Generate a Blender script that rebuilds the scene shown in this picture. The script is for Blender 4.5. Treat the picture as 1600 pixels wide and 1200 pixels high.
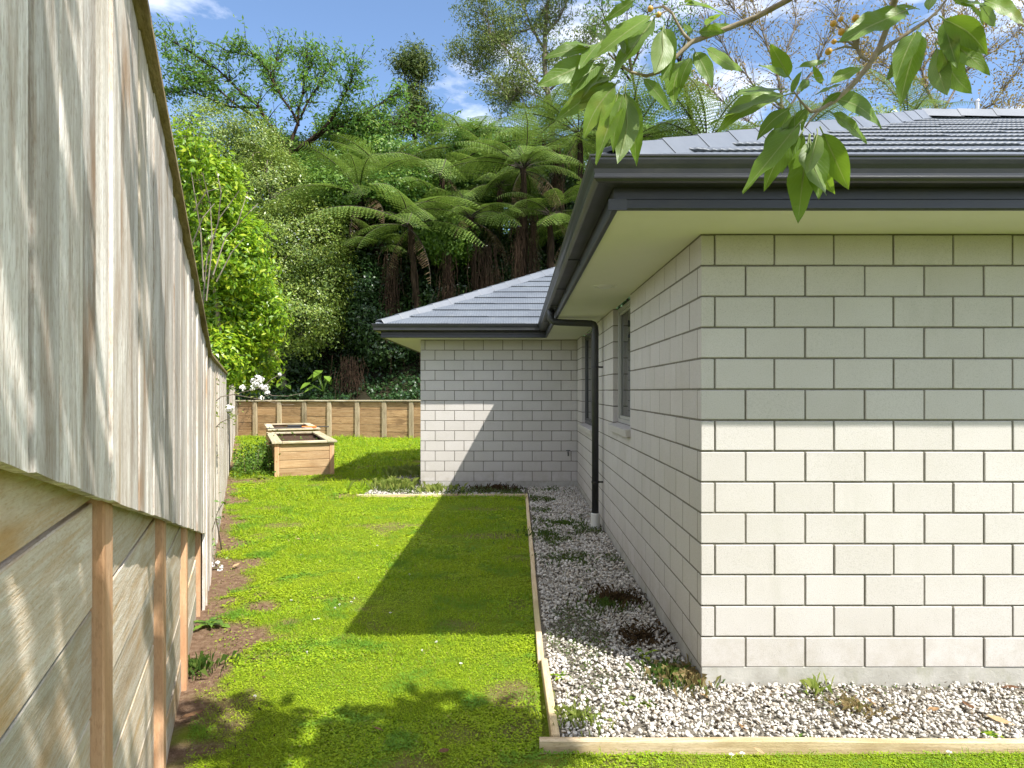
import bpy, math, random
import numpy as np
from mathutils import Vector, Matrix

# ------------------------------------------------------------------ clear, camera, light, exposure
scene = bpy.context.scene
for _o in list(bpy.data.objects):
    bpy.data.objects.remove(_o)
COL = scene.collection
R = math.radians

EYE = 1.68            # camera height (m)
FPX = 1028.0          # focal length in pixels of the 1600 px wide photograph
VX, VY = 808.0, 611.0 # vanishing point of the house walls

cam_data = bpy.data.cameras.new('camera')
cam_data.sensor_width = 36.0
cam_data.lens = 36.0 * FPX / 1600.0
cam_data.shift_x = -8.0 / 1600.0
cam_data.shift_y = 11.0 / 1600.0
cam_data.clip_start = 0.05
cam_data.clip_end = 3000.0
cam = bpy.data.objects.new('camera', cam_data)
cam.location = (0.0, 0.0, EYE)
cam.rotation_euler = (R(90), 0, 0)
COL.objects.link(cam)
scene.camera = cam

SUN_DIR = Vector((-1.54, 1.50, -2.775)).normalized()      # direction the light travels
SUN_ELEV = math.asin(-SUN_DIR.z)
SUN_AZ = math.atan2(-SUN_DIR.x, -SUN_DIR.y)               # compass angle of the sun from +Y, clockwise

world = bpy.data.worlds.new('World')
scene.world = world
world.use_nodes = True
wn = world.node_tree
wn.nodes.clear()
w_out = wn.nodes.new('ShaderNodeOutputWorld')
w_bg = wn.nodes.new('ShaderNodeBackground')
w_sky = wn.nodes.new('ShaderNodeTexSky')
w_sky.sky_type = 'NISHITA'
w_sky.sun_disc = False
w_sky.sun_elevation = SUN_ELEV
w_sky.sun_rotation = SUN_AZ
w_sky.air_density = 1.0
w_sky.dust_density = 0.6
w_sky.ozone_density = 3.5
# thin broken cloud over the clear sky, brighter than real to fill the shade
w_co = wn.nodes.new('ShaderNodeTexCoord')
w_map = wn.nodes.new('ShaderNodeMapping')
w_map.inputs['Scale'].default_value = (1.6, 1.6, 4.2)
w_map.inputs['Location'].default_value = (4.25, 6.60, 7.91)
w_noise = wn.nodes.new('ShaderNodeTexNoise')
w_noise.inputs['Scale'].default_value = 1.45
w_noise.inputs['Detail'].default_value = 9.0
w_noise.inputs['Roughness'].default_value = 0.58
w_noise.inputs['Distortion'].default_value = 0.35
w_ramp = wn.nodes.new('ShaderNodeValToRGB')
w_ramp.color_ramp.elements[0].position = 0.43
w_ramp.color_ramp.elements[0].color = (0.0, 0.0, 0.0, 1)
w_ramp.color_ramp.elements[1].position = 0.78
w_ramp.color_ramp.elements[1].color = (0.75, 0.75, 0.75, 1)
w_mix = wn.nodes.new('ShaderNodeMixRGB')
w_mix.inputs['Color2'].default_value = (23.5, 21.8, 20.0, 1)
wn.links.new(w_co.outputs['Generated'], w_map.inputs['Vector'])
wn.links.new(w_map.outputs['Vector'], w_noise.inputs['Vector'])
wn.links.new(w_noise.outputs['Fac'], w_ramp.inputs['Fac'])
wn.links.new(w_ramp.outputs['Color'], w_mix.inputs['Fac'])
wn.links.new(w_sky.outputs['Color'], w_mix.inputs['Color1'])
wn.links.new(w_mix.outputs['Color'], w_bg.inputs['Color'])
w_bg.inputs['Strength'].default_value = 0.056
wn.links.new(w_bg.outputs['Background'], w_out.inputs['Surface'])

sun_data = bpy.data.lights.new('sun', 'SUN')
sun_data.energy = 2.05
sun_data.angle = R(0.53)
sun_data.color = (1.0, 0.965, 0.90)
sun = bpy.data.objects.new('sun', sun_data)
sun.rotation_euler = SUN_DIR.to_track_quat('-Z', 'Y').to_euler()
sun.location = (6, -6, 12)
COL.objects.link(sun)

scene.view_settings.view_transform = 'Standard'
scene.view_settings.look = 'None'
scene.view_settings.exposure = 2.17
scene.view_settings.gamma = 1.0
scene.view_settings.use_curve_mapping = False
scene.render.engine = 'CYCLES'
scene.cycles.use_denoising = True
scene.cycles.max_bounces = 8
scene.cycles.diffuse_bounces = 6
scene.cycles.glossy_bounces = 3
scene.cycles.transmission_bounces = 6
scene.cycles.sample_clamp_indirect = 6.0

# ------------------------------------------------------------------ helpers: objects
rng = np.random.default_rng(20240611)
random.seed(77)

def P(px, py, depth):
    """A point of the place from where the photograph shows it and how far off it stands."""
    return Vector(((px - VX) / FPX * depth, depth, EYE + (VY - py) / FPX * depth))

def empty(name, loc=(0, 0, 0), rz=0.0):
    o = bpy.data.objects.new(name, None)
    o.location = loc
    o.rotation_euler = (0, 0, rz)
    o.empty_display_size = 0.2
    COL.objects.link(o)
    return o

def tag(o, label=None, cat=None, group=None, kind=None):
    if label: o['label'] = label
    if cat: o['category'] = cat
    if group: o['group'] = group
    if kind: o['kind'] = kind
    return o

def link(name, mesh, parent=None, loc=None, rot=None, scale=None, mat=None):
    o = bpy.data.objects.new(name, mesh)
    if mat is not None and not mesh.materials:
        mesh.materials.append(mat)
    if loc is not None: o.location = loc
    if rot is not None: o.rotation_euler = rot
    if scale is not None: o.scale = scale
    if parent is not None: o.parent = parent
    COL.objects.link(o)
    return o

class MB:
    """Collects vertices and faces and links them as one mesh object."""
    def __init__(self):
        self.v, self.f, self.smooth = [], [], False
    def add(self, verts, faces):
        b = len(self.v)
        self.v.extend([tuple(p) for p in verts])
        self.f.extend([tuple(i + b for i in q) for q in faces])
    def box(self, lo, hi, bevel=0.0, M=None):
        x0, y0, z0 = lo; x1, y1, z1 = hi
        if bevel <= 0:
            vs = [(x0,y0,z0),(x1,y0,z0),(x1,y1,z0),(x0,y1,z0),(x0,y0,z1),(x1,y0,z1),(x1,y1,z1),(x0,y1,z1)]
            fs = [(0,3,2,1),(4,5,6,7),(0,1,5,4),(1,2,6,5),(2,3,7,6),(3,0,4,7)]
        else:
            b = min(bevel, (x1-x0)*.45, (y1-y0)*.45, (z1-z0)*.45)
            vs, idx = [], {}
            for ix, X in enumerate((x0, x1)):
                for iy, Y in enumerate((y0, y1)):
                    for iz, Z in enumerate((z0, z1)):
                        sx, sy, sz = (1, -1)[ix], (1, -1)[iy], (1, -1)[iz]
                        idx[ix,iy,iz,0] = len(vs); vs.append((X, Y+sy*b, Z+sz*b))
                        idx[ix,iy,iz,1] = len(vs); vs.append((X+sx*b, Y, Z+sz*b))
                        idx[ix,iy,iz,2] = len(vs); vs.append((X+sx*b, Y+sy*b, Z))
            g = lambda a,b_,c,k: idx[a,b_,c,k]
            fs = [(g(0,0,0,0),g(0,0,1,0),g(0,1,1,0),g(0,1,0,0)),(g(1,0,0,0),g(1,1,0,0),g(1,1,1,0),g(1,0,1,0)),
                  (g(0,0,0,1),g(1,0,0,1),g(1,0,1,1),g(0,0,1,1)),(g(0,1,0,1),g(0,1,1,1),g(1,1,1,1),g(1,1,0,1)),
                  (g(0,0,0,2),g(0,1,0,2),g(1,1,0,2),g(1,0,0,2)),(g(0,0,1,2),g(1,0,1,2),g(1,1,1,2),g(0,1,1,2))]
            for a in (0,1):
                for c in (0,1):
                    e = [g(0,a,c,1),g(1,a,c,1),g(1,a,c,2),g(0,a,c,2)]
                    fs.append(tuple(e if (a==c) else e[::-1]))
                    e = [g(a,0,c,0),g(a,1,c,0),g(a,1,c,2),g(a,0,c,2)]
                    fs.append(tuple(e if (a!=c) else e[::-1]))
                    e = [g(a,c,0,0),g(a,c,1,0),g(a,c,1,1),g(a,c,0,1)]
                    fs.append(tuple(e if (a==c) else e[::-1]))
            for a in (0,1):
                for b2 in (0,1):
                    for c in (0,1):
                        t = (g(a,b2,c,0),g(a,b2,c,1),g(a,b2,c,2))
                        fs.append(t if (a+b2+c) % 2 == 0 else t[::-1])
        if M is not None: vs = [M @ Vector(p) for p in vs]
        self.add(vs, fs)
    def tube(self, pts, radii, n=6, cap=True):
        pts = [Vector(p) for p in pts]
        if not hasattr(radii, '__len__'): radii = [radii] * len(pts)
        base = len(self.v)
        up = None
        for i, p in enumerate(pts):
            d = (pts[min(i+1, len(pts)-1)] - pts[max(i-1, 0)])
            if d.length < 1e-9: d = Vector((0,0,1))
            d.normalize()
            if up is None:
                up = d.orthogonal().normalized()
            else:
                up = (up - d * up.dot(d))
                up = up.normalized() if up.length > 1e-6 else d.orthogonal().normalized()
            s = d.cross(up)
            for k in range(n):
                a = 2*math.pi*k/n
                self.v.append(tuple(p + (up*math.cos(a) + s*math.sin(a)) * radii[i]))
        for i in range(len(pts)-1):
            for k in range(n):
                a, b = base+i*n+k, base+i*n+(k+1) % n
                self.f.append((a, b, b+n, a+n))
        if cap:
            self.f.append(tuple(base+k for k in range(n))[::-1])
            self.f.append(tuple(base+(len(pts)-1)*n+k for k in range(n)))
    def mesh(self, name, mat, smooth=False):
        me = bpy.data.meshes.new(name)
        me.from_pydata(self.v, [], self.f)
        if mat is not None: me.materials.append(mat)
        if smooth: me.polygons.foreach_set('use_smooth', [True]*len(me.polygons))
        me.update()
        return me
    def build(self, name, mat, parent=None, loc=None, rot=None, smooth=False):
        return link(name, self.mesh(name, mat, smooth), parent, loc, rot)

def np_mesh(name, V, F, mat, smooth=False, attrs=None):
    """Mesh from arrays: V (n,3), F (m,k) with k = 3 or 4."""
    V = np.ascontiguousarray(V, dtype=np.float32); F = np.ascontiguousarray(F, dtype=np.int32)
    k = F.shape[1]
    me = bpy.data.meshes.new(name)
    me.vertices.add(len(V)); me.vertices.foreach_set('co', V.ravel())
    me.loops.add(F.size); me.loops.foreach_set('vertex_index', F.ravel())
    me.polygons.add(len(F)); me.polygons.foreach_set('loop_start', np.arange(0, F.size, k, dtype=np.int32))
    if smooth: me.polygons.foreach_set('use_smooth', np.ones(len(F), dtype=bool))
    me.update(calc_edges=True)
    for an, av in (attrs or {}).items():
        a = me.attributes.new(an, 'FLOAT', 'POINT'); a.data.foreach_set('value', np.ascontiguousarray(av, dtype=np.float32))
    if mat is not None: me.materials.append(mat)
    return me

def _hash(ix, iy, seed):
    h = (ix.astype(np.int64) * 374761393 + iy.astype(np.int64) * 668265263 + seed * 974634777) & 0xFFFFFFFF
    h = ((h ^ (h >> 13)) * 1274126177) & 0xFFFFFFFF
    return ((h ^ (h >> 16)) & 0xFFFF) / 65535.0

def vnoise(x, y, seed=0, octaves=4):
    x = np.asarray(x, float); y = np.asarray(y, float)
    out = np.zeros(np.broadcast(x, y).shape); amp, tot = 1.0, 0.0
    for o in range(octaves):
        ix, iy = np.floor(x), np.floor(y); fx, fy = x-ix, y-iy
        fx = fx*fx*(3-2*fx); fy = fy*fy*(3-2*fy)
        a, b = _hash(ix, iy, seed+o), _hash(ix+1, iy, seed+o)
        c, d = _hash(ix, iy+1, seed+o), _hash(ix+1, iy+1, seed+o)
        out += amp*((a*(1-fx)+b*fx)*(1-fy)+(c*(1-fx)+d*fx)*fy); tot += amp
        amp *= .5; x = x*2.03+11.3; y = y*2.03+7.7
    return out/tot

# ------------------------------------------------------------------ helpers: materials
class Mat:
    def __init__(self, name, color=(.5,.5,.5), rough=.7, spec=.5, metal=0.0):
        self.m = bpy.data.materials.new(name); self.m.use_nodes = True
        self.t = self.m.node_tree
        self.p = self.t.nodes['Principled BSDF']; self.out = self.t.nodes['Material Output']
        self.p.inputs['Base Color'].default_value = (*color, 1)
        self.p.inputs['Roughness'].default_value = rough
        self.p.inputs['Specular IOR Level'].default_value = spec
        self.p.inputs['Metallic'].default_value = metal
    def n(self, typ, **kw):
        nd = self.t.nodes.new('ShaderNode' + typ)
        for k, v in kw.items(): setattr(nd, k, v)
        return nd
    def l(self, a, b): self.t.links.new(a, b)
    def put(self, sock, v):
        if hasattr(v, 'is_linked') or isinstance(v, bpy.types.NodeSocket): self.l(v, sock)
        elif isinstance(v, (tuple, list)) and len(v) == 3 and sock.type == 'RGBA': sock.default_value = (*v, 1)
        else: sock.default_value = v
    def obj(self): return self.n('TexCoord').outputs['Object']
    def pos(self): return self.n('NewGeometry').outputs['Position']
    def island(self): return self.n('NewGeometry').outputs['Random Per Island']
    def orand(self): return self.n('ObjectInfo').outputs['Random']
    def uv(self): return self.n('TexCoord').outputs['UV']
    def map(self, v, scale=(1,1,1), rot=(0,0,0), loc=(0,0,0)):
        k = self.n('Mapping'); self.l(v, k.inputs['Vector'])
        k.inputs['Scale'].default_value = scale; k.inputs['Rotation'].default_value = rot
        self.put(k.inputs['Location'], loc); return k.outputs['Vector']
    def noise(self, v, scale=5, detail=4, rough=.5, dist=0, w=None):
        k = self.n('TexNoise')
        if w is not None:
            k.noise_dimensions = '4D'; self.put(k.inputs['W'], w)
        self.l(v, k.inputs['Vector']); k.inputs['Scale'].default_value = scale
        k.inputs['Detail'].default_value = detail; k.inputs['Roughness'].default_value = rough; k.inputs['Distortion'].default_value = dist
        return k.outputs['Fac']
    def voro(self, v, scale=5, feature='F1', out='Distance'):
        k = self.n('TexVoronoi', feature=feature); self.l(v, k.inputs['Vector']); k.inputs['Scale'].default_value = scale
        return k.outputs[out]
    def ramp(self, f, stops, interp='LINEAR'):
        k = self.n('ValToRGB'); cr = k.color_ramp; cr.interpolation = interp
        while len(cr.elements) < len(stops): cr.elements.new(0.5)
        for e, (pos, c) in zip(cr.elements, stops):
            e.position = pos; e.color = (*c, 1) if isinstance(c, (tuple, list)) else (c, c, c, 1)
        self.l(f, k.inputs['Fac']); return k.outputs['Color']
    def mix(self, f, a, b, mode='MIX'):
        k = self.n('MixRGB', blend_type=mode)
        self.put(k.inputs['Fac'], f); self.put(k.inputs['Color1'], a); self.put(k.inputs['Color2'], b); return k.outputs['Color']
    def math(self, op, a, b=0.0, clamp=False):
        k = self.n('Math', operation=op, use_clamp=clamp); self.put(k.inputs[0], a); self.put(k.inputs[1], b); return k.outputs[0]
    def attr(self, name): return self.n('Attribute', attribute_name=name).outputs['Fac']
    def bump(self, h, strength=.5, dist=.01):
        k = self.n('Bump'); self.l(h, k.inputs['Height']); k.inputs['Strength'].default_value = strength; k.inputs['Distance'].default_value = dist
        self.l(k.outputs['Normal'], self.p.inputs['Normal']); return k.outputs['Normal']
    def color(self, c): self.put(self.p.inputs['Base Color'], c)
    def rough(self, c): self.put(self.p.inputs['Roughness'], c)
    def translucent(self, c, fac=.35):
        t = self.n('BsdfTranslucent'); self.put(t.inputs['Color'], c)
        s = self.n('MixShader'); s.inputs['Fac'].default_value = fac
        self.l(self.p.outputs['BSDF'], s.inputs[1]); self.l(t.outputs['BSDF'], s.inputs[2]); self.l(s.outputs[0], self.out.inputs['Surface'])

def wood(name, tones, dark, grain='X', knots=.5, rough=.85, bump=.6, green=None, streak=.5, tint0=.78, tint1=.40):
    """Sawn timber. Object coordinates with the grain along one local axis; each piece shifts the pattern."""
    k = Mat(name, rough=rough, spec=.25)
    o = k.obj(); r = k.orand()
    sc = {'X': (.9, 9, 9), 'Z': (9, 9, .9)}[grain]
    v = k.map(o, sc)
    w = k.math('MULTIPLY', r, 37.0)
    g1 = k.noise(v, 2.1, 7, .66, .9, w)
    v2 = k.map(o, {'X': (1.6, 42, 42), 'Z': (42, 42, 1.6)}[grain])
    g2 = k.noise(v2, 2.4, 5, .7, .6, w)
    g4 = k.noise(k.map(o, {'X': (18, 60, 60), 'Z': (60, 60, 18)}[grain]), 3.0, 3, .6, 0, w)
    v3 = k.map(o, {'X': (.9, 3.2, 3.2), 'Z': (3.2, 3.2, .9)}[grain])
    g3 = k.noise(v3, 1.6, 3, .5, .8, w)
    c = k.ramp(g1, [(.28, tones[0]), (.46, tones[1]), (.62, tones[2])])
    st = k.ramp(g2, [(.40, 1.0), (.52, 0.0)])
    c = k.mix(k.math('MULTIPLY', st, streak), c, dark)
    st2 = k.ramp(g3, [(.55, 0.0), (.68, 1.0)])
    c = k.mix(k.math('MULTIPLY', st2, .68), c, dark)
    c = k.mix(k.ramp(g4, [(.34, .35), (.50, 0.0)]), c, tuple(x*.8 for x in dark))
    if green is not None:
        gz = k.ramp(k.noise(k.map(o, {'X': (.5, 2, 2), 'Z': (2, 2, .35)}[grain]), 1.3, 2, .5, .3, k.math('ADD', w, 9.0)), [(.52, 0.0), (.68, .65)])
        c = k.mix(gz, c, green)
    # knots
    kv = k.voro(k.map(o, {'X': (1.1, 3.4, 3.4), 'Z': (3.4, 3.4, 1.1)}[grain], loc=(.37,.21,.11)), 1.6)
    kn = k.ramp(kv, [(.03, 1.0), (.085, 0.0)])
    c = k.mix(k.math('MULTIPLY', kn, knots), c, tuple(x*.45 for x in dark))
    tint = k.math('ADD', tint0, k.math('MULTIPLY', k.math('FRACT', k.math('MULTIPLY', r, 7.31)), tint1))
    hs = k.n('HueSaturation'); k.l(c, hs.inputs['Color']); k.l(tint, hs.inputs['Value'])
    k.color(hs.outputs['Color'])
    h = k.math('ADD', k.math('ADD', g1, k.math('MULTIPLY', g2, .8)), k.math('MULTIPLY', g4, .5))
    k.bump(h, bump, .004)
    return k.m

def leaf_mat(name, cols, trans=(.25,.4,.05), tf=.35, rough=.45, spec=.4, big=.6, nscale=.9):
    k = Mat(name, rough=rough, spec=spec)
    c = k.ramp(k.island(), [(i/(len(cols)-1), x) for i, x in enumerate(cols)])
    nz = k.noise(k.pos(), nscale, 3, .6)
    hs = k.n('HueSaturation'); k.l(c, hs.inputs['Color'])
    k.l(k.math('ADD', 1-big*.5, k.math('MULTIPLY', nz, big)), hs.inputs['Value'])
    k.color(hs.outputs['Color'])
    t = k.mix(.6, hs.outputs['Color'], trans)
    k.translucent(t, tf)
    return k.m

M = {}
# honed concrete brick: pale grey body with fine pores
k = Mat('concrete_brick', rough=.85, spec=.25)
rr = k.math('FRACT', k.math('ADD', k.island(), k.orand()))
base = k.ramp(rr, [(0, (.478,.450,.420)), (.5, (.496,.468,.440)), (1, (.515,.487,.460))])
big = k.noise(k.pos(), 2.2, 5, .6)
base = k.mix(k.ramp(big, [(.40, 0.0), (.75, .35)]), base, (.40,.37,.32))
fine = k.noise(k.pos(), 190, 3, .65)
base = k.mix(k.ramp(fine, [(.36, .32), (.5, 0.0)]), base, (.25,.228,.195))
pore = k.ramp(k.voro(k.pos(), 62), [(.06, 1.0), (.13, 0.0)])
pm = k.ramp(k.noise(k.pos(), 30, 2, .5), [(.48, 0.0), (.56, 1.0)])
pp = k.math('MULTIPLY', pore, pm)
base = k.mix(k.math('MULTIPLY', pp, .75), base, (.15,.14,.12))
stain = k.ramp(k.noise(k.map(k.pos(), (3.5, 3.5, .8)), 1.5, 4, .6), [(.60, 0.0), (.80, .22)])
base = k.mix(stain, base, (.30,.29,.23))
sz_ = k.n('SeparateXYZ'); k.l(k.pos(), sz_.inputs[0])
splash = k.math('MULTIPLY', k.ramp(sz_.outputs[2], [(.10, 1.0), (.42, 0.0)]), k.ramp(k.noise(k.pos(), 7, 5, .7), [(.42, 0.0), (.72, .55)]))
base = k.mix(splash, base, (.30,.26,.19))
k.color(base)
k.bump(k.math('SUBTRACT', fine, k.math('MULTIPLY', pp, 1.5)), .35, .0025)
M['brick'] = k.m
k = Mat('mortar', rough=.95, spec=.1)
k.color(k.ramp(k.noise(k.pos(), 60, 3, .6), [(.3, (.135,.124,.10)), (.7, (.20,.185,.152))]))
k.bump(k.noise(k.pos(), 180, 3, .6), .4, .003)
M['mortar'] = k.m
k = Mat('concrete_footing', rough=.9, spec=.2)
c = k.ramp(k.noise(k.pos(), 5, 6, .65), [(.3, (.30,.288,.25)), (.6, (.42,.405,.365)), (.8, (.48,.465,.425))])
st = k.ramp(k.noise(k.map(k.pos(), (5, 5, 1.6)), 2.0, 4, .6), [(.52, 0.0), (.74, .6)])
c = k.mix(st, c, (.25,.25,.17))
pt = k.ramp(k.voro(k.pos(), 38), [(.05, 1.0), (.12, 0.0)])
c = k.mix(k.math('MULTIPLY', pt, k.ramp(k.noise(k.pos(), 14, 2, .5), [(.50, 0.0), (.6, .8)])), c, (.10,.095,.08))
k.color(c); k.bump(k.noise(k.pos(), 45, 5, .7), .5, .006)
M['footing'] = k.m
k = Mat('soffit_paint', rough=.6, spec=.3)
c = k.mix(k.ramp(k.noise(k.pos(), 3, 4, .6), [(.4, 0.0), (.8, .25)]), (.66,.64,.56), (.54,.53,.44))
sp = k.ramp(k.voro(k.map(k.pos(), (1, 2.2, 1)), 9), [(.02, 1.0), (.05, 0.0)])
c = k.mix(k.math('MULTIPLY', sp, .35), c, (.22,.18,.12))
k.color(c); M['soffit'] = k.m
def metal(name, col, rough, dirt=(.10,.095,.07), amt=.35, spec=.5):
    k = Mat(name, rough=rough, spec=spec)
    n = k.noise(k.map(k.pos(), (2, 2, 6)), 2.2, 5, .65)
    k.color(k.mix(k.ramp(n, [(.48, 0.0), (.75, amt)]), col, dirt))
    k.rough(k.math('ADD', rough, k.math('MULTIPLY', n, .18)))
    return k.m
M['gutter'] = metal('dark_painted_steel', (.020,.021,.024), .28, (.06,.058,.045))
M['fascia'] = metal('dark_fascia_steel', (.017,.018,.022), .36, (.05,.048,.04))
M['pipe'] = metal('downpipe_paint', (.026,.027,.028), .40, (.06,.058,.045), amt=.25)
k = Mat('pressed_roof_steel', rough=.5, spec=.5)
r1 = k.noise(k.pos(), 1.5, 4, .6)
c = k.ramp(r1, [(.3, (.078,.092,.112)), (.7, (.112,.130,.152))])
gr = k.noise(k.pos(), 300, 2, .6)
c = k.mix(k.ramp(gr, [(.35, .35), (.55, 0.0)]), c, (.07,.075,.085))
li = k.ramp(k.noise(k.pos(), 6, 5, .7), [(.60, 0.0), (.76, .35)])
c = k.mix(li, c, (.24,.25,.21))
k.color(c); k.bump(gr, .25, .002)
M['roof'] = k.m
k = Mat('ridge_cap_steel', rough=.42, spec=.5)
k.color(k.ramp(k.noise(k.pos(), 3, 4, .6), [(.3, (.095,.108,.126)), (.7, (.125,.139,.16))])); M['cap'] = k.m
M['frame'] = Mat('window_frame_aluminium', (.30,.30,.27), .4).m
M['darkframe'] = Mat('dark_window_aluminium', (.05,.052,.055), .35).m
M['black'] = Mat('black_plastic', (.015,.015,.016), .5).m
M['pvc'] = Mat('white_pvc', (.62,.61,.57), .5).m
M['steel'] = Mat('galvanised_flue', (.5,.5,.5), .35, metal=.9).m
M['cream'] = Mat('cream_paint', (.62,.58,.42), .6).m
k = Mat('window_glass', (.02,.025,.025), .04, .6)
M['glass'] = k.m
M['blind_or_dark'] = Mat('window_blind', (.42,.42,.38), .8).m

M['paling'] = wood('weathered_paling', ((.34,.285,.225), (.555,.505,.445), (.76,.725,.67)), (.28,.155,.07), 'Z', knots=.6, green=(.50,.43,.31), streak=.30, bump=1.0, tint0=.66, tint1=.52)
M['wall_board'] = wood('weathered_wall_board', ((.33,.245,.155), (.50,.425,.33), (.63,.575,.495)), (.43,.25,.085), 'X', knots=.65, green=(.40,.39,.30), streak=.36, bump=.8)
M['post_wood'] = wood('sawn_pine_post', ((.46,.25,.125), (.55,.32,.175), (.60,.39,.24)), (.38,.20,.10), 'Z', knots=.3, streak=.3, bump=.4)
M['cap_wood'] = wood('mossy_capping', ((.17,.125,.06), (.26,.19,.10), (.34,.27,.17)), (.10,.07,.03), 'X', knots=.2)
M['planter_wood'] = wood('planter_timber', ((.33,.195,.095), (.43,.275,.14), (.50,.345,.195)), (.24,.13,.06), 'X', knots=.4, streak=.35, green=(.34,.27,.16))
M['planter_cap'] = wood('planter_capping', ((.34,.28,.17), (.48,.41,.28), (.56,.50,.38)), (.26,.19,.10), 'X', knots=.3, green=(.33,.34,.18))
M['back_board'] = wood('back_wall_board', ((.25,.145,.065), (.36,.22,.105), (.44,.29,.15)), (.13,.075,.035), 'X', knots=.4, streak=.5)
M['back_post'] = wood('back_wall_post', ((.25,.19,.11), (.34,.27,.17), (.42,.34,.22)), (.15,.11,.06), 'Z', knots=.3)
M['edging'] = wood('edging_timber', ((.40,.29,.16), (.52,.40,.24), (.60,.49,.33)), (.28,.18,.09), 'X', knots=.3, streak=.35, green=(.38,.36,.18))

k = Mat('soil', rough=1, spec=.1)
k.color(k.ramp(k.noise(k.pos(), 30, 5, .7), [(.3, (.035,.022,.014)), (.7, (.10,.062,.04))]))
k.bump(k.noise(k.pos(), 60, 5, .7), 1, .02); M['soil'] = k.m
k = Mat('bark_dark', rough=.95, spec=.1)
b = k.noise(k.map(k.pos(), (9, 9, 1.2)), 2.0, 5, .65)
k.color(k.ramp(b, [(.3, (.014,.010,.007)), (.55, (.045,.030,.020)), (.75, (.09,.06,.04))])); k.bump(b, .9, .03); M['bark_dark'] = k.m
k = Mat('bark_grey', rough=.9, spec=.15)
b = k.noise(k.map(k.pos(), (7, 7, 1.6)), 2.5, 5, .65)
k.color(k.ramp(b, [(.3, (.09,.07,.05)), (.55, (.21,.175,.135)), (.75, (.32,.28,.22))])); k.bump(b, .7, .02); M['bark_grey'] = k.m
k = Mat('bark_twig', rough=.8, spec=.2)
b = k.noise(k.pos(), 45, 4, .6)
k.color(k.ramp(b, [(.3, (.15,.12,.075)), (.6, (.30,.25,.17)), (.8, (.40,.35,.25))])); k.bump(b, .4, .004); M['bark_twig'] = k.m

# ------------------------------------------------------------------ the house
WX, WY = 1.04, 3.72            # outer corner of the near walls
WINGX, WINGY = -1.674, 11.40   # outer corner of the wing
ROW, COLW, JT = .175, .337, .010
Z0, NROW = .12, 14
ZTOP = Z0 + ROW*NROW

house = empty('house', (WX, WY, 0))
tag(house, 'single storey house of pale concrete brick with dark gutters and grey steel roof', 'house')
HO = Vector((WX, WY, 0))
def hpart(name, mesh, mat=None, loc=(0,0,0), rot=(0,0,0), parent=None):
    """A part of the house given in world coordinates."""
    if parent is None:
        return link(name, mesh, house, Vector(loc) - HO, rot)
    return link(name, mesh, parent, loc, rot)

_bc = {}
def brick_mesh(w, h, d):
    key = (round(w*1000), round(h*1000), round(d*1000))
    if key not in _bc:
        b = MB(); b.box((0, 0, 0), (key[0]/1000, key[2]/1000, key[1]/1000), .003)
        _bc[key] = b.mesh('brick', M['brick'])
    return _bc[key]

field = MB()                                     # brickwork past the 300 that show largest
brnd = random.Random(5)
nbrick = 0
def put_brick(wall, Mw, u, z, w, d, single):
    global nbrick
    off = brnd.uniform(-.0022, .0022) if wall.name != 'side_wall' else brnd.uniform(-.0014, .0002)
    hh = ROW - JT + brnd.uniform(-.0015, .0008)
    if single:
        o = link('brick', brick_mesh(w, hh, d), wall, (u, off, z), (brnd.uniform(-.003,.003), brnd.uniform(-.0016,.0016), brnd.uniform(-.0035,.0035) if wall.name != 'side_wall' else 0))
        nbrick += 1
    else:
        field.box((u, off, z), (u+w, d, z+hh), .003, Mw)

def wall_obj(name, loc, rz, boxes):
    b = MB()
    for lo, hi in boxes: b.box(lo, hi)
    o = hpart(name, b.mesh(name, M['mortar']), loc=loc, rot=(0, 0, rz))
    return o, Matrix.Translation(Vector(loc) - HO) @ Matrix.Rotation(rz, 4, 'Z')

SLAB = .008
# front wall, facing the camera
FW = 8.0
fwall, Mf = wall_obj('front_wall', (WX, WY, 0), 0, [((.012, SLAB, Z0-.01), (FW, .24, ZTOP))])
for r in range(NROW):
    z = Z0 + r*ROW
    even = r % 2 == 0
    w0, d0 = (.247, .073) if even else (.073, .247)
    put_brick(fwall, Mf, 0, z, w0, d0, True)
    u = w0 + JT
    while u < FW - .1:
        put_brick(fwall, Mf, u, z, min(COLW-JT, FW-u), .05, u < 1.87)
        u += COLW
# wing wall, facing the camera across the lawn
WL = WX - WINGX
wwall, Mw_ = wall_obj('wing_wall', (WINGX, WINGY, 0), 0, [((.012, SLAB, Z0-.01), (WL+.2, .24, ZTOP))])
for r in range(NROW):
    z = Z0 + r*ROW
    even = r % 2 == 0
    w0, d0 = (.247, .073) if even else (.073, .247)
    put_brick(wwall, Mw_, 0, z, w0, d0, True)
    u = w0 + JT
    while u < WL - .02:
        w = min(COLW-JT, WL-u-.003)
        if w > .02: put_brick(wwall, Mw_, u, z, w, .05, True)
        u += COLW
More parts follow.
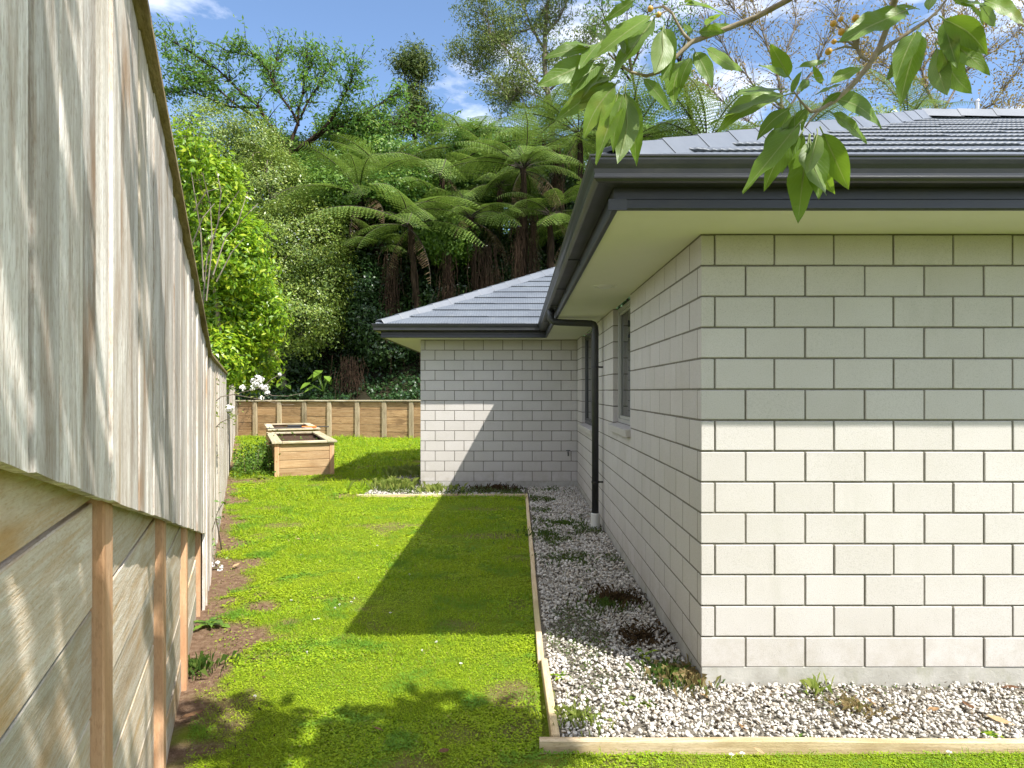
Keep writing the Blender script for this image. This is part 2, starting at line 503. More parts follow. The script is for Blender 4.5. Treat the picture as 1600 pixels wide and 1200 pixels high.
# side wall, with two windows; v runs from the near corner
SL = WINGY - WY
wins = [(2.325, 3.425, 7), (5.20, 6.90, 6)]
boxes = []
edges = [.012]
for a, b, kz in wins:
    edges += [a-.004, b+.004]
edges.append(SL-.001)
for i in range(0, len(edges), 2):
    boxes.append(((SL-edges[i+1], .0018, Z0-.01), (SL-edges[i], .24, ZTOP)))
for a, b, kz in wins:
    boxes.append(((SL-b-.004, .0018, Z0-.01), (SL-a+.004, .24, Z0+ROW*kz-.02)))
swall, Ms = wall_obj('side_wall', (WX, WINGY, 0), R(-90), boxes)
left_single = 300 - nbrick
cand = []
for r in range(NROW):
    z = Z0 + r*ROW
    even = r % 2 == 0
    v = .083 if even else .257
    while v < SL - .02:
        segs = [(v, min(v+COLW-JT, SL-.003))]
        for a, b, kz in wins:
            if r >= kz:
                n2 = []
                for s0, s1 in segs:
                    if s1 <= a or s0 >= b: n2.append((s0, s1)); continue
                    if s0 < a-.02: n2.append((s0, a))
                    if s1 > b+.02: n2.append((b, s1))
                segs = n2
        for s0, s1 in segs:
            jamb = False
            for a, b, kz in wins:
                if r >= kz and 0 <= s0-b < .07: s0, jamb = b, True
                if r >= kz and 0 <= a-s1 < .07: s1, jamb = a, True
            cand.append((s0, s1, z, .105 if jamb else .05))
        v += COLW
cand.sort(key=lambda c: -(c[1]-c[0])/(c[0]+WY)**3)
for i, (s0, s1, z, d) in enumerate(cand):
    put_brick(swall, Ms, SL-s1, z, s1-s0, d, i < left_single)
# outer wall of the wing, turned away
VL = 5.0
vwall, Mv = wall_obj('wing_end_wall', (WINGX, WINGY+VL, 0), R(-90), [((0, SLAB, Z0-.01), (VL-.012, .24, ZTOP))])
for r in range(NROW):
    v = .083 if r % 2 == 0 else .257
    while v < VL - .05:
        w = min(COLW-JT, VL-v-.01)
        put_brick(vwall, Mv, VL-v-w, Z0+r*ROW, w, .05, False)
        v += COLW
fo = link('brickwork', field.mesh('brickwork', M['brick']), house)
tag(fo, kind='stuff')

# footing
b = MB()
b.box((WX+.003, WY+.004, -.2), (WX+FW, WY+.25, Z0-.002), .004)
b.box((WX+.006, WY+.25, -.2), (WX+.25, WINGY+.004, Z0-.002))
b.box((WINGX+.003, WINGY+.004, -.2), (WX+.25, WINGY+.25, Z0-.002), .004)
b.box((WINGX+.006, WINGY+.25, -.2), (WINGX+.25, WINGY+VL, Z0-.002))
link('footing', b.mesh('footing', M['footing']), house, -HO)

# windows in the side wall
def window(a, b_, kz, two, blind_or_dark):
    z0, z1 = Z0+ROW*kz, ZTOP-.004
    w = b_-a
    loc = Vector((WX, WY+b_, 0))
    f = MB(); t = .045
    y0, y1 = .055, .105
    f.box((0.002, y0, z0), (t, y1, z1), .003); f.box((w-t, y0, z0), (w-.002, y1, z1), .003)
    f.box((t, y0, z0), (w-t, y1, z0+t), .003); f.box((t, y0, z1-t), (w-t, y1, z1), .003)
    if two: f.box((w*.5-.03, y0+.006, z0+t), (w*.5+.03, y1-.006, z1-t), .003)
    # opening sash, a step inside the outer frame
    x1 = w*.5-.03 if two else w-t
    f.box((t, y0+.012, z0+t), (t+.03, y1-.012, z1-t), .002); f.box((x1-.03, y0+.012, z0+t), (x1, y1-.012, z1-t), .002)
    f.box((t+.03, y0+.012, z0+t), (x1-.03, y1-.012, z0+t+.03), .002); f.box((t+.03, y0+.012, z1-t-.03), (x1-.03, y1-.012, z1-t), .002)
    win = hpart('window', f.mesh('window', M['frame' if not two else 'darkframe']), loc=loc, rot=(0,0,R(-90)))
    g = MB(); g.box((t, .082, z0+t), (w-t, .087, z1-t))
    link('pane', g.mesh('pane', M['glass']), win)
    c = MB()
    n = 26
    for i in range(n):
        zz = z0+t+(z1-z0-2*t)*i/n
        c.box((t, .15, zz), (w-t, .154, zz+(z1-z0-2*t)/n*.82))
    c.box((0, .17, z0), (w, .175, z1))
    link('blind_or_dark', c.mesh('blind_or_dark', M['blind_or_dark' if blind_or_dark else 'black']), win)  # the black version is no blind: added sheet painting the room's darkness
    s = MB()
    s.box((-.02, -.055, -.075), (w+.02, .06, .0), .004)
    for i in range(1, 7 if two else 4):
        pass
    so = link('sill', s.mesh('sill', M['brick']), win, (0, 0, z0-.012), (R(9), 0, 0))
    return win
window(*wins[0], False, True)
window(*wins[1], True, False)

# small cream sash of the window in the wing's turned-away wall, standing open
b = MB(); b.box((-.075, 0, 0), (0, .028, .72), .004); b.box((-.075, .03, 0), (-.05, .75, .72), .004)
hpart('open_sash', b.mesh('open_sash', M['cream']), loc=(WINGX-.004, WINGY+1.9, 1.62))

# soffit, fascia, gutter
FO = .569                      # overhang to the fascia
FX, FY = WX-FO, WY-.533
GX, GY = WINGX-FO, WINGY-.55
ZS = ZTOP
path = [(WX+FW, FY), (FX, FY), (FX, GY), (GX, GY), (GX, WINGY+VL)]
def sweep(profile, closed=True):
    b = MB(); n = len(path); m = len(profile)
    for i, (x, y) in enumerate(path):
        ns = []
        if i > 0: d = Vector((x-path[i-1][0], y-path[i-1][1])).normalized(); ns.append(Vector((-d.y, d.x)))
        if i < n-1: d = Vector((path[i+1][0]-x, path[i+1][1]-y)).normalized(); ns.append(Vector((-d.y, d.x)))
        q = ns[0] if len(ns) == 1 else (ns[0]+ns[1])/(1+ns[0].dot(ns[1]))
        for o, z in profile: b.v.append((x+q.x*o, y+q.y*o, z))
    for i in range(n-1):
        for j in range(m):
            a, c = i*m+j, i*m+(j+1) % m
            b.f.append((a, a+m, c+m, c))
    b.f.append(tuple(range(m))); b.f.append(tuple((n-1)*m+j for j in range(m))[::-1])
    return b
b = MB()
b.box((FX+.018, FY+.018, ZS), (WX+FW, WY+.02, ZS+.02))
b.box((FX+.018, WY+.02, ZS), (WX+.02, GY+.018, ZS+.02))
b.box((GX+.018, GY+.018, ZS), (WX+.02, WINGY+.02, ZS+.02))
b.box((GX+.018, WINGY+.02, ZS), (WINGX+.02, WINGY+VL, ZS+.02))
link('soffit', b.mesh('soffit', M['soffit']), house, -HO)
link('fascia', sweep([(-.018, ZS-.012), (.004, ZS-.012), (.008, ZS-.006), (.008, ZS+.034), (.001, ZS+.040), (.001, ZS+.185), (-.018, ZS+.185)]).mesh('fascia', M['fascia']), house, -HO)
gz = ZS
gprof = [(.006, gz+.195), (.006, gz+.094), (.088, gz+.090), (.100, gz+.096), (.108, gz+.104), (.113, gz+.107), (.114, gz+.113), (.108, gz+.117),
         (.108, gz+.130), (.112, gz+.150), (.121, gz+.170), (.127, gz+.188), (.128, gz+.198), (.133, gz+.203), (.133, gz+.210), (.126, gz+.213), (.116, gz+.209),
         (.119, gz+.200), (.112, gz+.170), (.103, gz+.150), (.099, gz+.130), (.098, gz+.106), (.086, gz+.098), (.012, gz+.102), (.012, gz+.195)]
gut = link('gutter', sweep(gprof).mesh('gutter', M['gutter']), house, -HO)
for y in (4.9, 6.3, 7.5, 9.2):                    # strap brackets under the side gutter
    b = MB(); b.box((FX-.094, y, gz+.084), (FX-.002, y+.022, gz+.089)); b.box((FX-.006, y, gz+.02), (FX-.001, y+.022, gz+.084))
    link('gutter_bracket', b.mesh('gutter_bracket', M['gutter']), gut)
b = MB(); b.box((FX-.03, FY-.0125, ZS-.016), (FX+.06, FY-.009, ZS+.036)); b.box((FX-.0125, FY-.009, ZS-.016), (FX-.009, FY+.08, ZS+.036))
link('fascia_corner', b.mesh('fascia_corner', M['gutter']), house, -HO)

# downpipe
DY = 7.96
dp = [(.945, DY, .13), (.945, DY, 2.40), (.942, DY, 2.455), (.925, DY, 2.487), (.895, DY, 2.497), (.50, DY, 2.512), (.445, DY, 2.520), (.412, DY, 2.545), (.405, DY, 2.60), (.405, DY, 2.665)]
b = MB(); b.tube(dp, .041, 14)
pipe = link('downpipe', b.mesh('downpipe', M['pipe'], True), house, -HO)
b = MB(); b.tube([(.945, DY, -.05), (.945, DY, .20), (.945, DY, .2), (.945, DY, .205)], [.056, .056, .050, .046], 16)
link('drain_socket', b.mesh('drain_socket', M['pvc'], False), pipe)
for z in (.58, 1.97):
    b = MB(); b.tube([(.945, DY, z-.012), (.945, DY, z+.012)], .046, 14); b.box((.985, DY-.01, z-.010), (WX+.005, DY+.012, z+.010), .002)
    link('pipe_bracket', b.mesh('pipe_bracket', M['black']), pipe)
b = MB(); b.tube([(.945, DY, 2.36), (.945, DY, 2.385)], .044, 14); link('pipe_collar', b.mesh('pipe_collar', M['pipe']), pipe)

# round soffit vent
b = MB()
for r0, r1, z0, z1 in ((.0, .055, ZS-.010, ZS+.002), (.062, .078, ZS-.008, ZS+.002), (.085, .108, ZS-.006, ZS+.002)):
    n = 24; base = len(b.v)
    for k in range(n):
        a = 2*math.pi*k/n
        for rr_, zz in ((r0, z1), (r0+.002, z0), (r1-.004, z0), (r1, z1)):
            b.v.append((math.cos(a)*rr_, math.sin(a)*rr_, zz))
    for k in range(n):
        for j in range(3):
            a, c = base+k*4+j, base+((k+1) % n)*4+j
            b.f.append((a, a+1, c+1, c))
hpart('soffit_vent', b.mesh('soffit_vent', M['pvc']), loc=(.746, 5.6, 0))
# tap on the wall by the inner corner
b = MB(); b.tube([(WX-.16, WINGY-.012, .62), (WX-.16, WINGY-.06, .62), (WX-.16, WINGY-.075, .585), (WX-.16, WINGY-.075, .56)], .011, 8); b.tube([(WX-.195, WINGY-.055, .65), (WX-.125, WINGY-.055, .655)], .008, 6); b.tube([(WX-.16, WINGY-.055, .62), (WX-.16, WINGY-.055, .655)], .007, 6)
link('garden_tap', b.mesh('garden_tap', M['black']), house, -HO)

# roof
PITCH = .463
EZ = ZS + .205
EX, EY, VX2, VY2 = FX-.085, FY-.085, GX-.085, GY-.085
RUN = 3.82
b = MB()
def zr(run): return EZ - .03 + PITCH*run
b.add([(EX, EY, zr(0)), (WX+FW, EY, zr(0)), (WX+FW, EY+RUN, zr(RUN)), (EX+RUN, EY+RUN, zr(RUN))], [(0,1,2,3)])
b.add([(EX, VY2, zr(0)), (EX, EY, zr(0)), (EX+RUN, EY+RUN, zr(RUN)), (EX+RUN, VY2+RUN, zr(RUN))], [(0,1,2,3)])
b.add([(VX2, VY2, zr(0)), (EX, VY2, zr(0)), (EX+RUN, VY2+RUN, zr(RUN)), (VX2+RUN, VY2+RUN, zr(RUN))], [(0,1,2,3)])
b.add([(VX2, WINGY+VL, zr(0)), (VX2, VY2, zr(0)), (VX2+RUN, VY2+RUN, zr(RUN)), (VX2+RUN, WINGY+VL+2, zr(RUN))], [(0,1,2,3)])
b.add([(EX+RUN, EY+RUN, zr(RUN)), (WX+FW, EY+RUN, zr(RUN)), (WX+FW, EY+2*RUN, zr(0)), (EX+2*RUN, EY+2*RUN, zr(0))], [(0,1,2,3)])
b.add([(EX+RUN, EY+RUN, zr(RUN)), (EX+2*RUN, EY+2*RUN, zr(0)), (EX+2*RUN, VY2+RUN, zr(0)), (EX+RUN, VY2+RUN, zr(RUN))], [(0,1,2,3)])
roof = link('roof', b.mesh('roof', M['roof']), house, -HO)
STEP = .336
def slope(o, a, up, L, lrate, rrate, seed, s_max=None):
    o = Vector(o); a = Vector(a); up = Vector(up); rn = random.Random(seed)
    nrow = int(RUN/STEP)+1
    for i in range(nrow):
        r0, r1 = i*STEP, min((i+1)*STEP, RUN)
        sl, sr = lrate*r0+.01, L-rrate*r0-.01
        if s_max: sr = min(sr, s_max)
        if sr - sl < .1 or r1-r0 < .05: continue
        n = int((sr-sl)/.010)+1
        s = np.linspace(sl, sr, n)
        rib = (.5+.5*np.sin(2*np.pi*s/.042))**1.5*.006
        # pressed panels 1.26 m long, each lapped a little over the next
        ph = (s + (.63 if i % 2 else 0) + rn.uniform(-.05, .05)) / 1.26
        lap = (ph % 1.0)*.006
        rows = []
        def at(s_, run, dz): 
            p = np.outer(s_, np.array(a)) + np.array(o + up*run + Vector((0,0,1))*(PITCH*run))
            p[:, 2] += dz; return p
        lo_u = at(s, r0+.030, np.full(n, -.006))
        lip = at(s, r0-.010, .017+lap+rib*.8)
        mid = at(s, r0+.02, .024+lap+rib)
        s2 = np.clip(s, lrate*r1+.005, None)
        if rrate != 0: s2 = np.clip(s2, None, L-rrate*r1)
        top = at(s2, r1+.03, .002+rib)
        V = np.concatenate([lo_u, lip, mid, top])
        j = np.arange(n-1)
        F = np.concatenate([np.stack([j+k*n, j+1+k*n, j+1+(k+1)*n, j+(k+1)*n], 1) for k in range(3)])

        me = np_mesh('tile_course', V, F, M['roof'])
        link('tile_course', me, roof)
slope((EX, EY, EZ-.01), (1,0,0), (0,1,0), WX+FW-EX, 1, 0, 1, 7.0)
slope((VX2, VY2, EZ-.01), (1,0,0), (0,1,0), EX-VX2, 1, -1, 2)
slope((EX, VY2, EZ-.01), (0,-1,0), (1,0,0), VY2-EY, -1, 1, 3)
# folded caps along the hips and the ridge
b = MB()
CL = .40
sec0 = [(-.15, -.075), (-.075, .030), (.075, .030), (.15, -.075)]
vs = []
for x, lift in ((0, .007), (.012, .009), (CL, 0.0)):
    for s_, h_ in sec0: vs.append((x, s_, h_+lift))
vs += [(.006, s_*.96, h_-.012) for s_, h_ in sec0]
fs = [(i*4+j, i*4+j+1, i*4+j+5, i*4+j+4) for i in range(2) for j in range(3)] + [(12+j, 13+j, 1+j, j) for j in range(3)]
b.add(vs, fs)
capm = b.mesh('ridge_cap', M['cap'])
def caps(p0, p1):
    p0, p1 = Vector(p0), Vector(p1); d = (p1-p0); n = int(d.length/(CL-.03)); d.normalize()
    q = d.to_track_quat('X', 'Z')
    for i in range(n):
        o = link('ridge_cap', capm, roof, p0+d*(i*(CL-.03)))
        o.rotation_mode = 'QUATERNION'; o.rotation_quaternion = q
caps((EX+.06, EY+.06, EZ+.040), (EX+RUN, EY+RUN, EZ+.045+PITCH*RUN))
caps((VX2+.06, VY2+.06, EZ+.040), (VX2+RUN, VY2+RUN, EZ+.045+PITCH*RUN))
caps((EX+RUN, EY+RUN, EZ+.04+PITCH*RUN), (7.0, EY+RUN, EZ+.04+PITCH*RUN))
# flue on the far side of the ridge
b = MB()
c = P(1527, 186, 7.3)
b.tube([(c.x, 7.3, c.z-.5), (c.x, 7.3, c.z+.19)], .021, 12); b.tube([(c.x, 7.3, c.z+.19), (c.x, 7.3, c.z+.2), (c.x, 7.3, c.z+.215)], [.026, .026, .018], 12)
link('flue', b.mesh('flue', M['steel'], False), house, -HO)

# ------------------------------------------------------------------ fence along the lawn, on its retaining wall
FDIR = Vector((-.417, 1, 0)).normalized()
FROT = math.atan2(FDIR.y, FDIR.x)
F0 = Vector((-.2875, 0, 0))
CS = FDIR.y
def fence_x(Y): return -.2875 - .417*Y
def top_z(s):
    Y = s*CS
    return 1.9766 + (.2*(5.445-Y) if Y < 5.445 else -.0018*(Y-5.445))
def bot_z(s):
    Y = s*CS
    return 1.598 - .2374*(Y-.779) if Y < 5.05 else -.03
fence = empty('paling_fence', F0, FROT)
tag(fence, 'tall weathered grey paling fence stepping down along the lawn', 'fence')
frnd = random.Random(11)
s = -2.2
while s < 26.6:
    w = frnd.uniform(.138, .152)
    s1 = s + w - frnd.uniform(.003, .009)
    b = MB()
    y0 = frnd.uniform(-.006, .006); y1 = y0+.018
    tw = frnd.uniform(-.0025, .0025)
    e0, e1 = (-1.0, frnd.uniform(-.006, .006))
    zb0, zb1 = bot_z(s), bot_z(s1)
    if zb0 > .1 and zb1 < .1: zb1 = zb0-.03
    nz = 6
    rows = []
    for i in range(nz+1):
        t = i/nz
        cup = frnd.uniform(-.0016, .0016)
        za, zb = zb0+(top_z(s)-.004-zb0)*t, zb1+(top_z(s1)-.004-zb1)*t
        zm = (za+zb)/2
        rows.append([(s, y0+.0022+tw, za), (s+.003, y0+tw, za), ((s+s1)/2, y0+cup, zm), (s1-.003, y0-tw, zb), (s1, y0+.0022-tw, zb), (s1, y1, zb), (s, y1, za)])
    v = [p for r_ in rows for p in r_]
    f = [(i*7+j, i*7+(j+1) % 7, (i+1)*7+(j+1) % 7, (i+1)*7+j) for i in range(nz) for j in range(7)]
    f += [tuple(range(7))[::-1], tuple(nz*7+j for j in range(7))]
    ox = (s+s1)/2
    v = [(p[0]-ox, p[1], p[2]) for p in v]
    b.add(v, f)
    b.build('paling', M['paling'], fence, (ox, 0, 0))
    s += w
# rails and fence posts behind the palings, capping on top
for z_off in (.22, 1.25):
    for a, c in ((-2.2, 5.9), (5.9, 26.6)):
        b = MB(); v = []
        for q in (a, c):
            z = top_z(q)-z_off
            v += [(q, .024, z-.045), (q, .024, z+.045), (q, .069, z+.045), (q, .069, z-.045)]
        b.add(v, [(0,1,2,3), (7,6,5,4)]+[(j, j+4, (j+1) % 4+4, (j+1) % 4) for j in range(4)])
        b.build('rail', M['wall_board'], fence)
pieces = [(-2.2, 0.9), (.902, 3.6), (3.602, 5.9)] + [(5.9+i*2.4+.002, 5.9+(i+1)*2.4) for i in range(9)]
for a, c in pieces:
    b = MB(); v = []
    for q in (a, c):
        z = top_z(q)
        v += [(q-a, -.030, z), (q-a, -.030, z+.022), (q-a, .062, z+.026), (q-a, .062, z)]
    b.add(v, [(0,1,2,3), (7,6,5,4)]+[(j, j+4, (j+1) % 4+4, (j+1) % 4) for j in range(4)])
    b.build('capping', M['cap_wood'], fence, (a, 0, 0))

wallr = empty('retaining_wall', F0, FROT)
tag(wallr, 'timber retaining wall of wide boards and orange pine posts under the paling fence', 'retaining wall')
ps = [-1.65, -.52, .62, 1.783, 2.976, 4.14, 5.45]
for q in ps:
    b = MB(); b.box((-.11, .030, -.3), (0, .150, min(bot_z(q)+.35, top_z(q)-.4) if q < 5.5 else .75), .004)
    b.build('post', M['post_wood'], wallr, (q, frnd.uniform(-.003, .003), 0), (0, 0, frnd.uniform(-.01, .01)))
edges_z = [-.07, .18, .43, .68, .93, 1.18, 1.43, 1.68]
for i in range(len(ps)-1):
    a, c = ps[i]+.002, ps[i+1]-.112
    for j in range(len(edges_z)-1):
        z0, z1 = edges_z[j], edges_z[j+1]-.008
        if z0 > bot_z(min(c, 5.45))+.22 and i > 0: continue
        b = MB(); y = .058+frnd.uniform(-.004, .004)
        b.box((0, y, z0), (c-a, y+.045, z1), .0025)
        o = b.build('board', M['wall_board'], wallr, (a, 0, 0), (0, frnd.uniform(-.002, .002), 0))

# ------------------------------------------------------------------ retaining wall across the end of the lawn
A0 = Vector((-10.62, 25.0, 0)); A1 = Vector((-3.42, 23.3, 0))
bd = (A1-A0).normalized(); brot = math.atan2(bd.y, bd.x)
bwall = empty('retaining_wall', A0, brot)
tag(bwall, 'low brown timber retaining wall across the far end of the lawn', 'retaining wall')
def along(px):
    k = (px-VX)/FPX       # where the sight line at this column meets the wall
    return (A0.x - k*A0.y)/(k*bd.y - bd.x)
bps = [along(p) for p in (369, 399, 437, 476, 515, 558.7, 600.7, 643)]
while bps[-1] < 13: bps.append(bps[-1]+.98)
BH = 1.29
for i, q in enumerate(bps):
    b = MB(); b.box((-.085, -.06, -.2), (.085, .08, BH-.01+i*.004), .012)
    b.build('post', M['back_post'], bwall, (q, 0, 0), (0, 0, frnd.uniform(-.03, .03)))
for i in range(len(bps)-1):
    a, c = bps[i]+.088, bps[i+1]-.088
    nb = 5
    for j in range(nb):
        b = MB(); y = frnd.uniform(-.006, .006)+.005
        hz = (BH+.05)/nb
        b.box((0, y, -.05+j*hz), (c-a, y+.05, -.05+(j+1)*hz-.008), .006)
        b.build('board', M['back_board'], bwall, (a, 0, 0), (0, 0, 0))
    b = MB(); b.box((0, -.085, BH+i*.004), (bps[i+1]-bps[i]-.004, .11, BH+.045+i*.004), .005)
    b.build('capping', M['planter_cap'], bwall, (bps[i], 0, 0))

# ------------------------------------------------------------------ raised planter beds
def planter(base, W, L, H, label):
    root = empty('planter_box', base, FROT - R(90))     # local x across, local y along the fence
    tag(root, label, 'planter', 'raised timber planter beds')
    for x in (.045, W-.045):
        for y in (.045, L-.045):
            b = MB(); b.box((-.045, -.045, -.1), (.045, .045, H-.04), .005)
            b.build('corner_post', M['post_wood'], root, (x, y, 0))
    nb = 4; hz = (H-.04)/nb
    for j in range(nb):
        z0 = j*hz; z1 = z0+hz-.006
        for y in (.012, L-.057):
            b = MB(); b.box((.092, y, z0), (W-.092, y+.045, z1), .006); b.build('side_board', M['planter_wood'], root)
        for x in (.012, W-.057):
            b = MB(); b.box((0, 0, z0), (L-.184, .045, z1), .006)
            b.build('side_board', M['planter_wood'], root, (x+.045, .092, 0), (0, 0, R(90)))
    cw = .19; ov = .05
    for y in (-ov, L+ov-cw):
        b = MB(); b.box((0, 0, H-.04), (W+2*ov-2*cw-.006, cw, H), .006); b.build('cap_board', M['planter_cap'], root, (-ov+cw+.003, y, 0))
    for x in (-ov, W+ov-cw):
        b = MB(); b.box((0, 0, H-.04), (L+2*ov, cw, H), .006); b.build('cap_board', M['planter_cap'], root, (x+cw, -ov, .001), (0, 0, R(90)))
    n, m = 26, 60
    x = np.linspace(.06, W-.06, n); y = np.linspace(.06, L-.06, m); X, Y = np.meshgrid(x, y, indexing='ij')
    Z = H-.11 + .10*(vnoise(X*4+base[0], Y*4, 3, 4)-.35)
    V = np.stack([X, Y, Z], -1).reshape(-1, 3)
    i, j = np.meshgrid(np.arange(n-1), np.arange(m-1), indexing='ij'); q = (i*m+j).ravel()
    link('soil', np_mesh('soil', V, np.stack([q, q+m, q+m+1, q+1], 1), M['soil'], True), root)
    return root
planter((-4.72, 12.80, 0), 1.13, 3.2, .69, 'sunlit timber planter box filled with bare soil, closest to the house')
planter((-6.45, 17.15, 0), 1.22, 3.0, .69, 'timber planter box with tools on its rim, behind the bare soil planter')
# tools left on the rim of the second bed
b = MB(); b.tube([(-.62, 0, .0), (.34, .03, .0)], .014, 8); 
tool = empty('garden_hoe', (-5.95, 17.36, .690), R(22))
tag(tool, 'dark handled garden hoe lying across the rim of the tool-covered planter', 'garden tool')
b.build('handle', M['black'], tool, (0, 0, .016))
b = MB(); b.box((.34, -.01, -.02), (.52, .10, .0), .004); b.box((.30, .015, -.01), (.36, .04, .012), .003); b.build('blade', M['steel'], tool, (0, 0, .02))
Mo = Mat('orange_plastic', (.62,.16,.02), .45).m
tool = empty('hedge_shears', (-5.78, 17.58, .663), R(18))
tag(tool, 'orange handled shears with black grip on the planter rim beside the hoe', 'garden tool')
b = MB(); b.box((.02, -.03, .0), (.40, .03, .05), .012); b.build('grip', Mo, tool, (0, 0, .03))
b = MB(); b.box((-.34, -.06, .0), (.02, .06, .085), .015); b.build('head', M['black'], tool, (0, 0, .03))
b = MB(); b.tube([(.40, .01, .03), (.72, .03, .02)], .016, 6); b.build('shaft', M['black'], tool, (0, 0, .03))

# ------------------------------------------------------------------ timber edging round the gravel
def edge_board(name_label, p0, p1, th, h, z0=-.06):
    p0, p1 = Vector((*p0, 0)), Vector((*p1, 0)); d = p1-p0
    n = max(2, int(d.length/.5)); b = MB(); v = []
    er = random.Random(hash(round(p0.x*100)))
    for i in range(n+1):
        x = d.length*i/n; w = er.uniform(-.004, .004); z = h+er.uniform(-.004, .004)
        v += [(x, -th/2+w, z0), (x, -th/2+w, z-.004), (x, -th/2+w+.004, z), (x, th/2+w-.004, z), (x, th/2+w, z-.004), (x, th/2+w, z0)]
    f = [(i*6+j, (i+1)*6+j, (i+1)*6+(j+1) % 6, i*6+(j+1) % 6) for i in range(n) for j in range(6)]
    f += [tuple(range(6)), tuple(n*6+j for j in range(6))[::-1]]
    b.add(v, f)
    o = b.build('edging_board', M['edging'], None, p0, (0, 0, math.atan2(d.y, d.x)))
    tag(o, name_label, 'edging', 'timber edging boards round the gravel')
edge_board('pale timber edging board along the gravel in front of the sunlit brick wall', (.105, 3.105), (6.0, 3.07), .040, .040)
edge_board('short timber edging board between lawn and gravel meeting the front edging at the corner', (.185, 3.135), (.165, 4.02), .040, .042)
edge_board('long timber edging board between the shaded lawn and the side gravel', (.150, 4.03), (.150, 10.55), .040, .036)
edge_board('timber edging board across the lawn before the shaded wing wall', (-2.55, 10.48), (.128, 10.52), .035, .035)

# ------------------------------------------------------------------ ground
k = Mat('far_ground', rough=1, spec=.1)
k.color(k.ramp(k.noise(k.pos(), .8, 5, .6), [(.3, (.03,.05,.015)), (.7, (.07,.09,.03))])); M['ground'] = k.m
b = MB(); b.add([(-900,-900,-.12),(900,-900,-.12),(900,900,-.12),(-900,900,-.12)], [(0,1,2,3)])
tag(b.build('ground', M['ground']), kind='structure')

def sstep(a, b_, x):
    t = np.clip((x-a)/(b_-a), 0, 1); return t*t*(3-2*t)
def soilness(X, Y):
    d = X - fence_x(Y)
    nz = vnoise(X*3.1, Y*3.1, 5, 4); nz2 = vnoise(X*9, Y*9, 15, 3)
    wid = .24*sstep(2.0, 4.5, Y)*(1-.75*sstep(6.5, 9.5, Y)) + .10
    m = sstep(wid+.16, wid-.10, d + (nz-.5)*.9 + (nz2-.5)*.25)
    for cx, cy, r, a in ((-.02, 3.62, .22, .75), (-.30, 3.25, .20, .45), (.02, 3.3, .16, .6), (.03, 5.2, .16, .55), (.02, 6.6, .2, .5), (-4.95, 12.4, .55, .9), (-2.75, 10.55, .3, .8), (-.45, 2.95, .2, .6), (.5, 2.9, .25, .5), (-1.0, 5.0, .16, .35)):
        q = np.hypot(X-cx, Y-cy) + (nz2-.5)*.22
        m = np.maximum(m, a*sstep(r, r*.3, q))
    m = np.maximum(m, .6*sstep(.66, .78, vnoise(X*1.7, Y*1.7, 31, 4)))
    return np.clip(m, 0, 1)
k = Mat('lawn_surface', rough=.95, spec=.1)
n1 = k.noise(k.pos(), 1.3, 5, .65); n2 = k.noise(k.pos(), 60, 4, .65)
green = k.ramp(n2, [(.30, (.07,.11,.008)), (.5, (.15,.23,.012)), (.7, (.22,.31,.016))])
green = k.mix(k.ramp(n1, [(.42, 0.0), (.62, .7)]), green, (.24,.28,.016))
dirt = k.ramp(k.noise(k.pos(), 24, 6, .72), [(.3, (.10,.06,.034)), (.5, (.20,.125,.078)), (.7, (.31,.22,.145))])
k.color(k.mix(k.attr('soil'), green, dirt))
k.bump(k.noise(k.pos(), 90, 5, .7), 1.0, .02)
M['lawn'] = k.m
xs = np.concatenate([np.arange(-12.5, -5, .16), np.arange(-5, .30, .05), np.arange(.30, 6.6, .12)])
ys = np.concatenate([np.arange(-3, 2, .2), np.arange(2, 7, .05), np.arange(7, 13, .09), np.arange(13, 26.5, .18)])
X, Y = np.meshgrid(xs, ys, indexing='ij')
S = soilness(X, Y)
Zl = (vnoise(X*1.1, Y*1.1, 8, 4)-.5)*.035 + (vnoise(X*14, Y*14, 9, 2)-.5)*.010 - .012*S
Zl = np.where((X > .06) & (Y > 3.05), -.03, Zl)
n_, m_ = X.shape
i, j = np.meshgrid(np.arange(n_-1), np.arange(m_-1), indexing='ij'); q = (i*m_+j).ravel()
lawn = link('lawn', np_mesh('lawn', np.stack([X, Y, Zl], -1).reshape(-1, 3), np.stack([q, q+m_, q+m_+1, q+1], 1), M['lawn'], True, {'soil': S.ravel()}))
tag(lawn, kind='structure')
def lawn_z(x, y): return (vnoise(x*1.1, y*1.1, 8, 4)-.5)*.035 + (vnoise(x*14, y*14, 9, 2)-.5)*.010

# neighbour's land behind the fence
b = MB(); v = []
nb_s = np.linspace(-3, 27.5, 40)
for q_ in nb_s:
    p = F0 + FDIR*float(q_) + Vector((-CS, FDIR.x, 0))*.16
    h = max(.45, bot_z(float(q_))+.1 if q_ < 4.6 else .5)
    v += [(p.x, p.y, h), (p.x-28, p.y-11, h+1.2)]
b.add(v, [(2*i_, 2*i_+2, 2*i_+3, 2*i_+1) for i_ in range(len(nb_s)-1)])
tag(b.build('neighbour_ground', M['ground']), kind='structure')

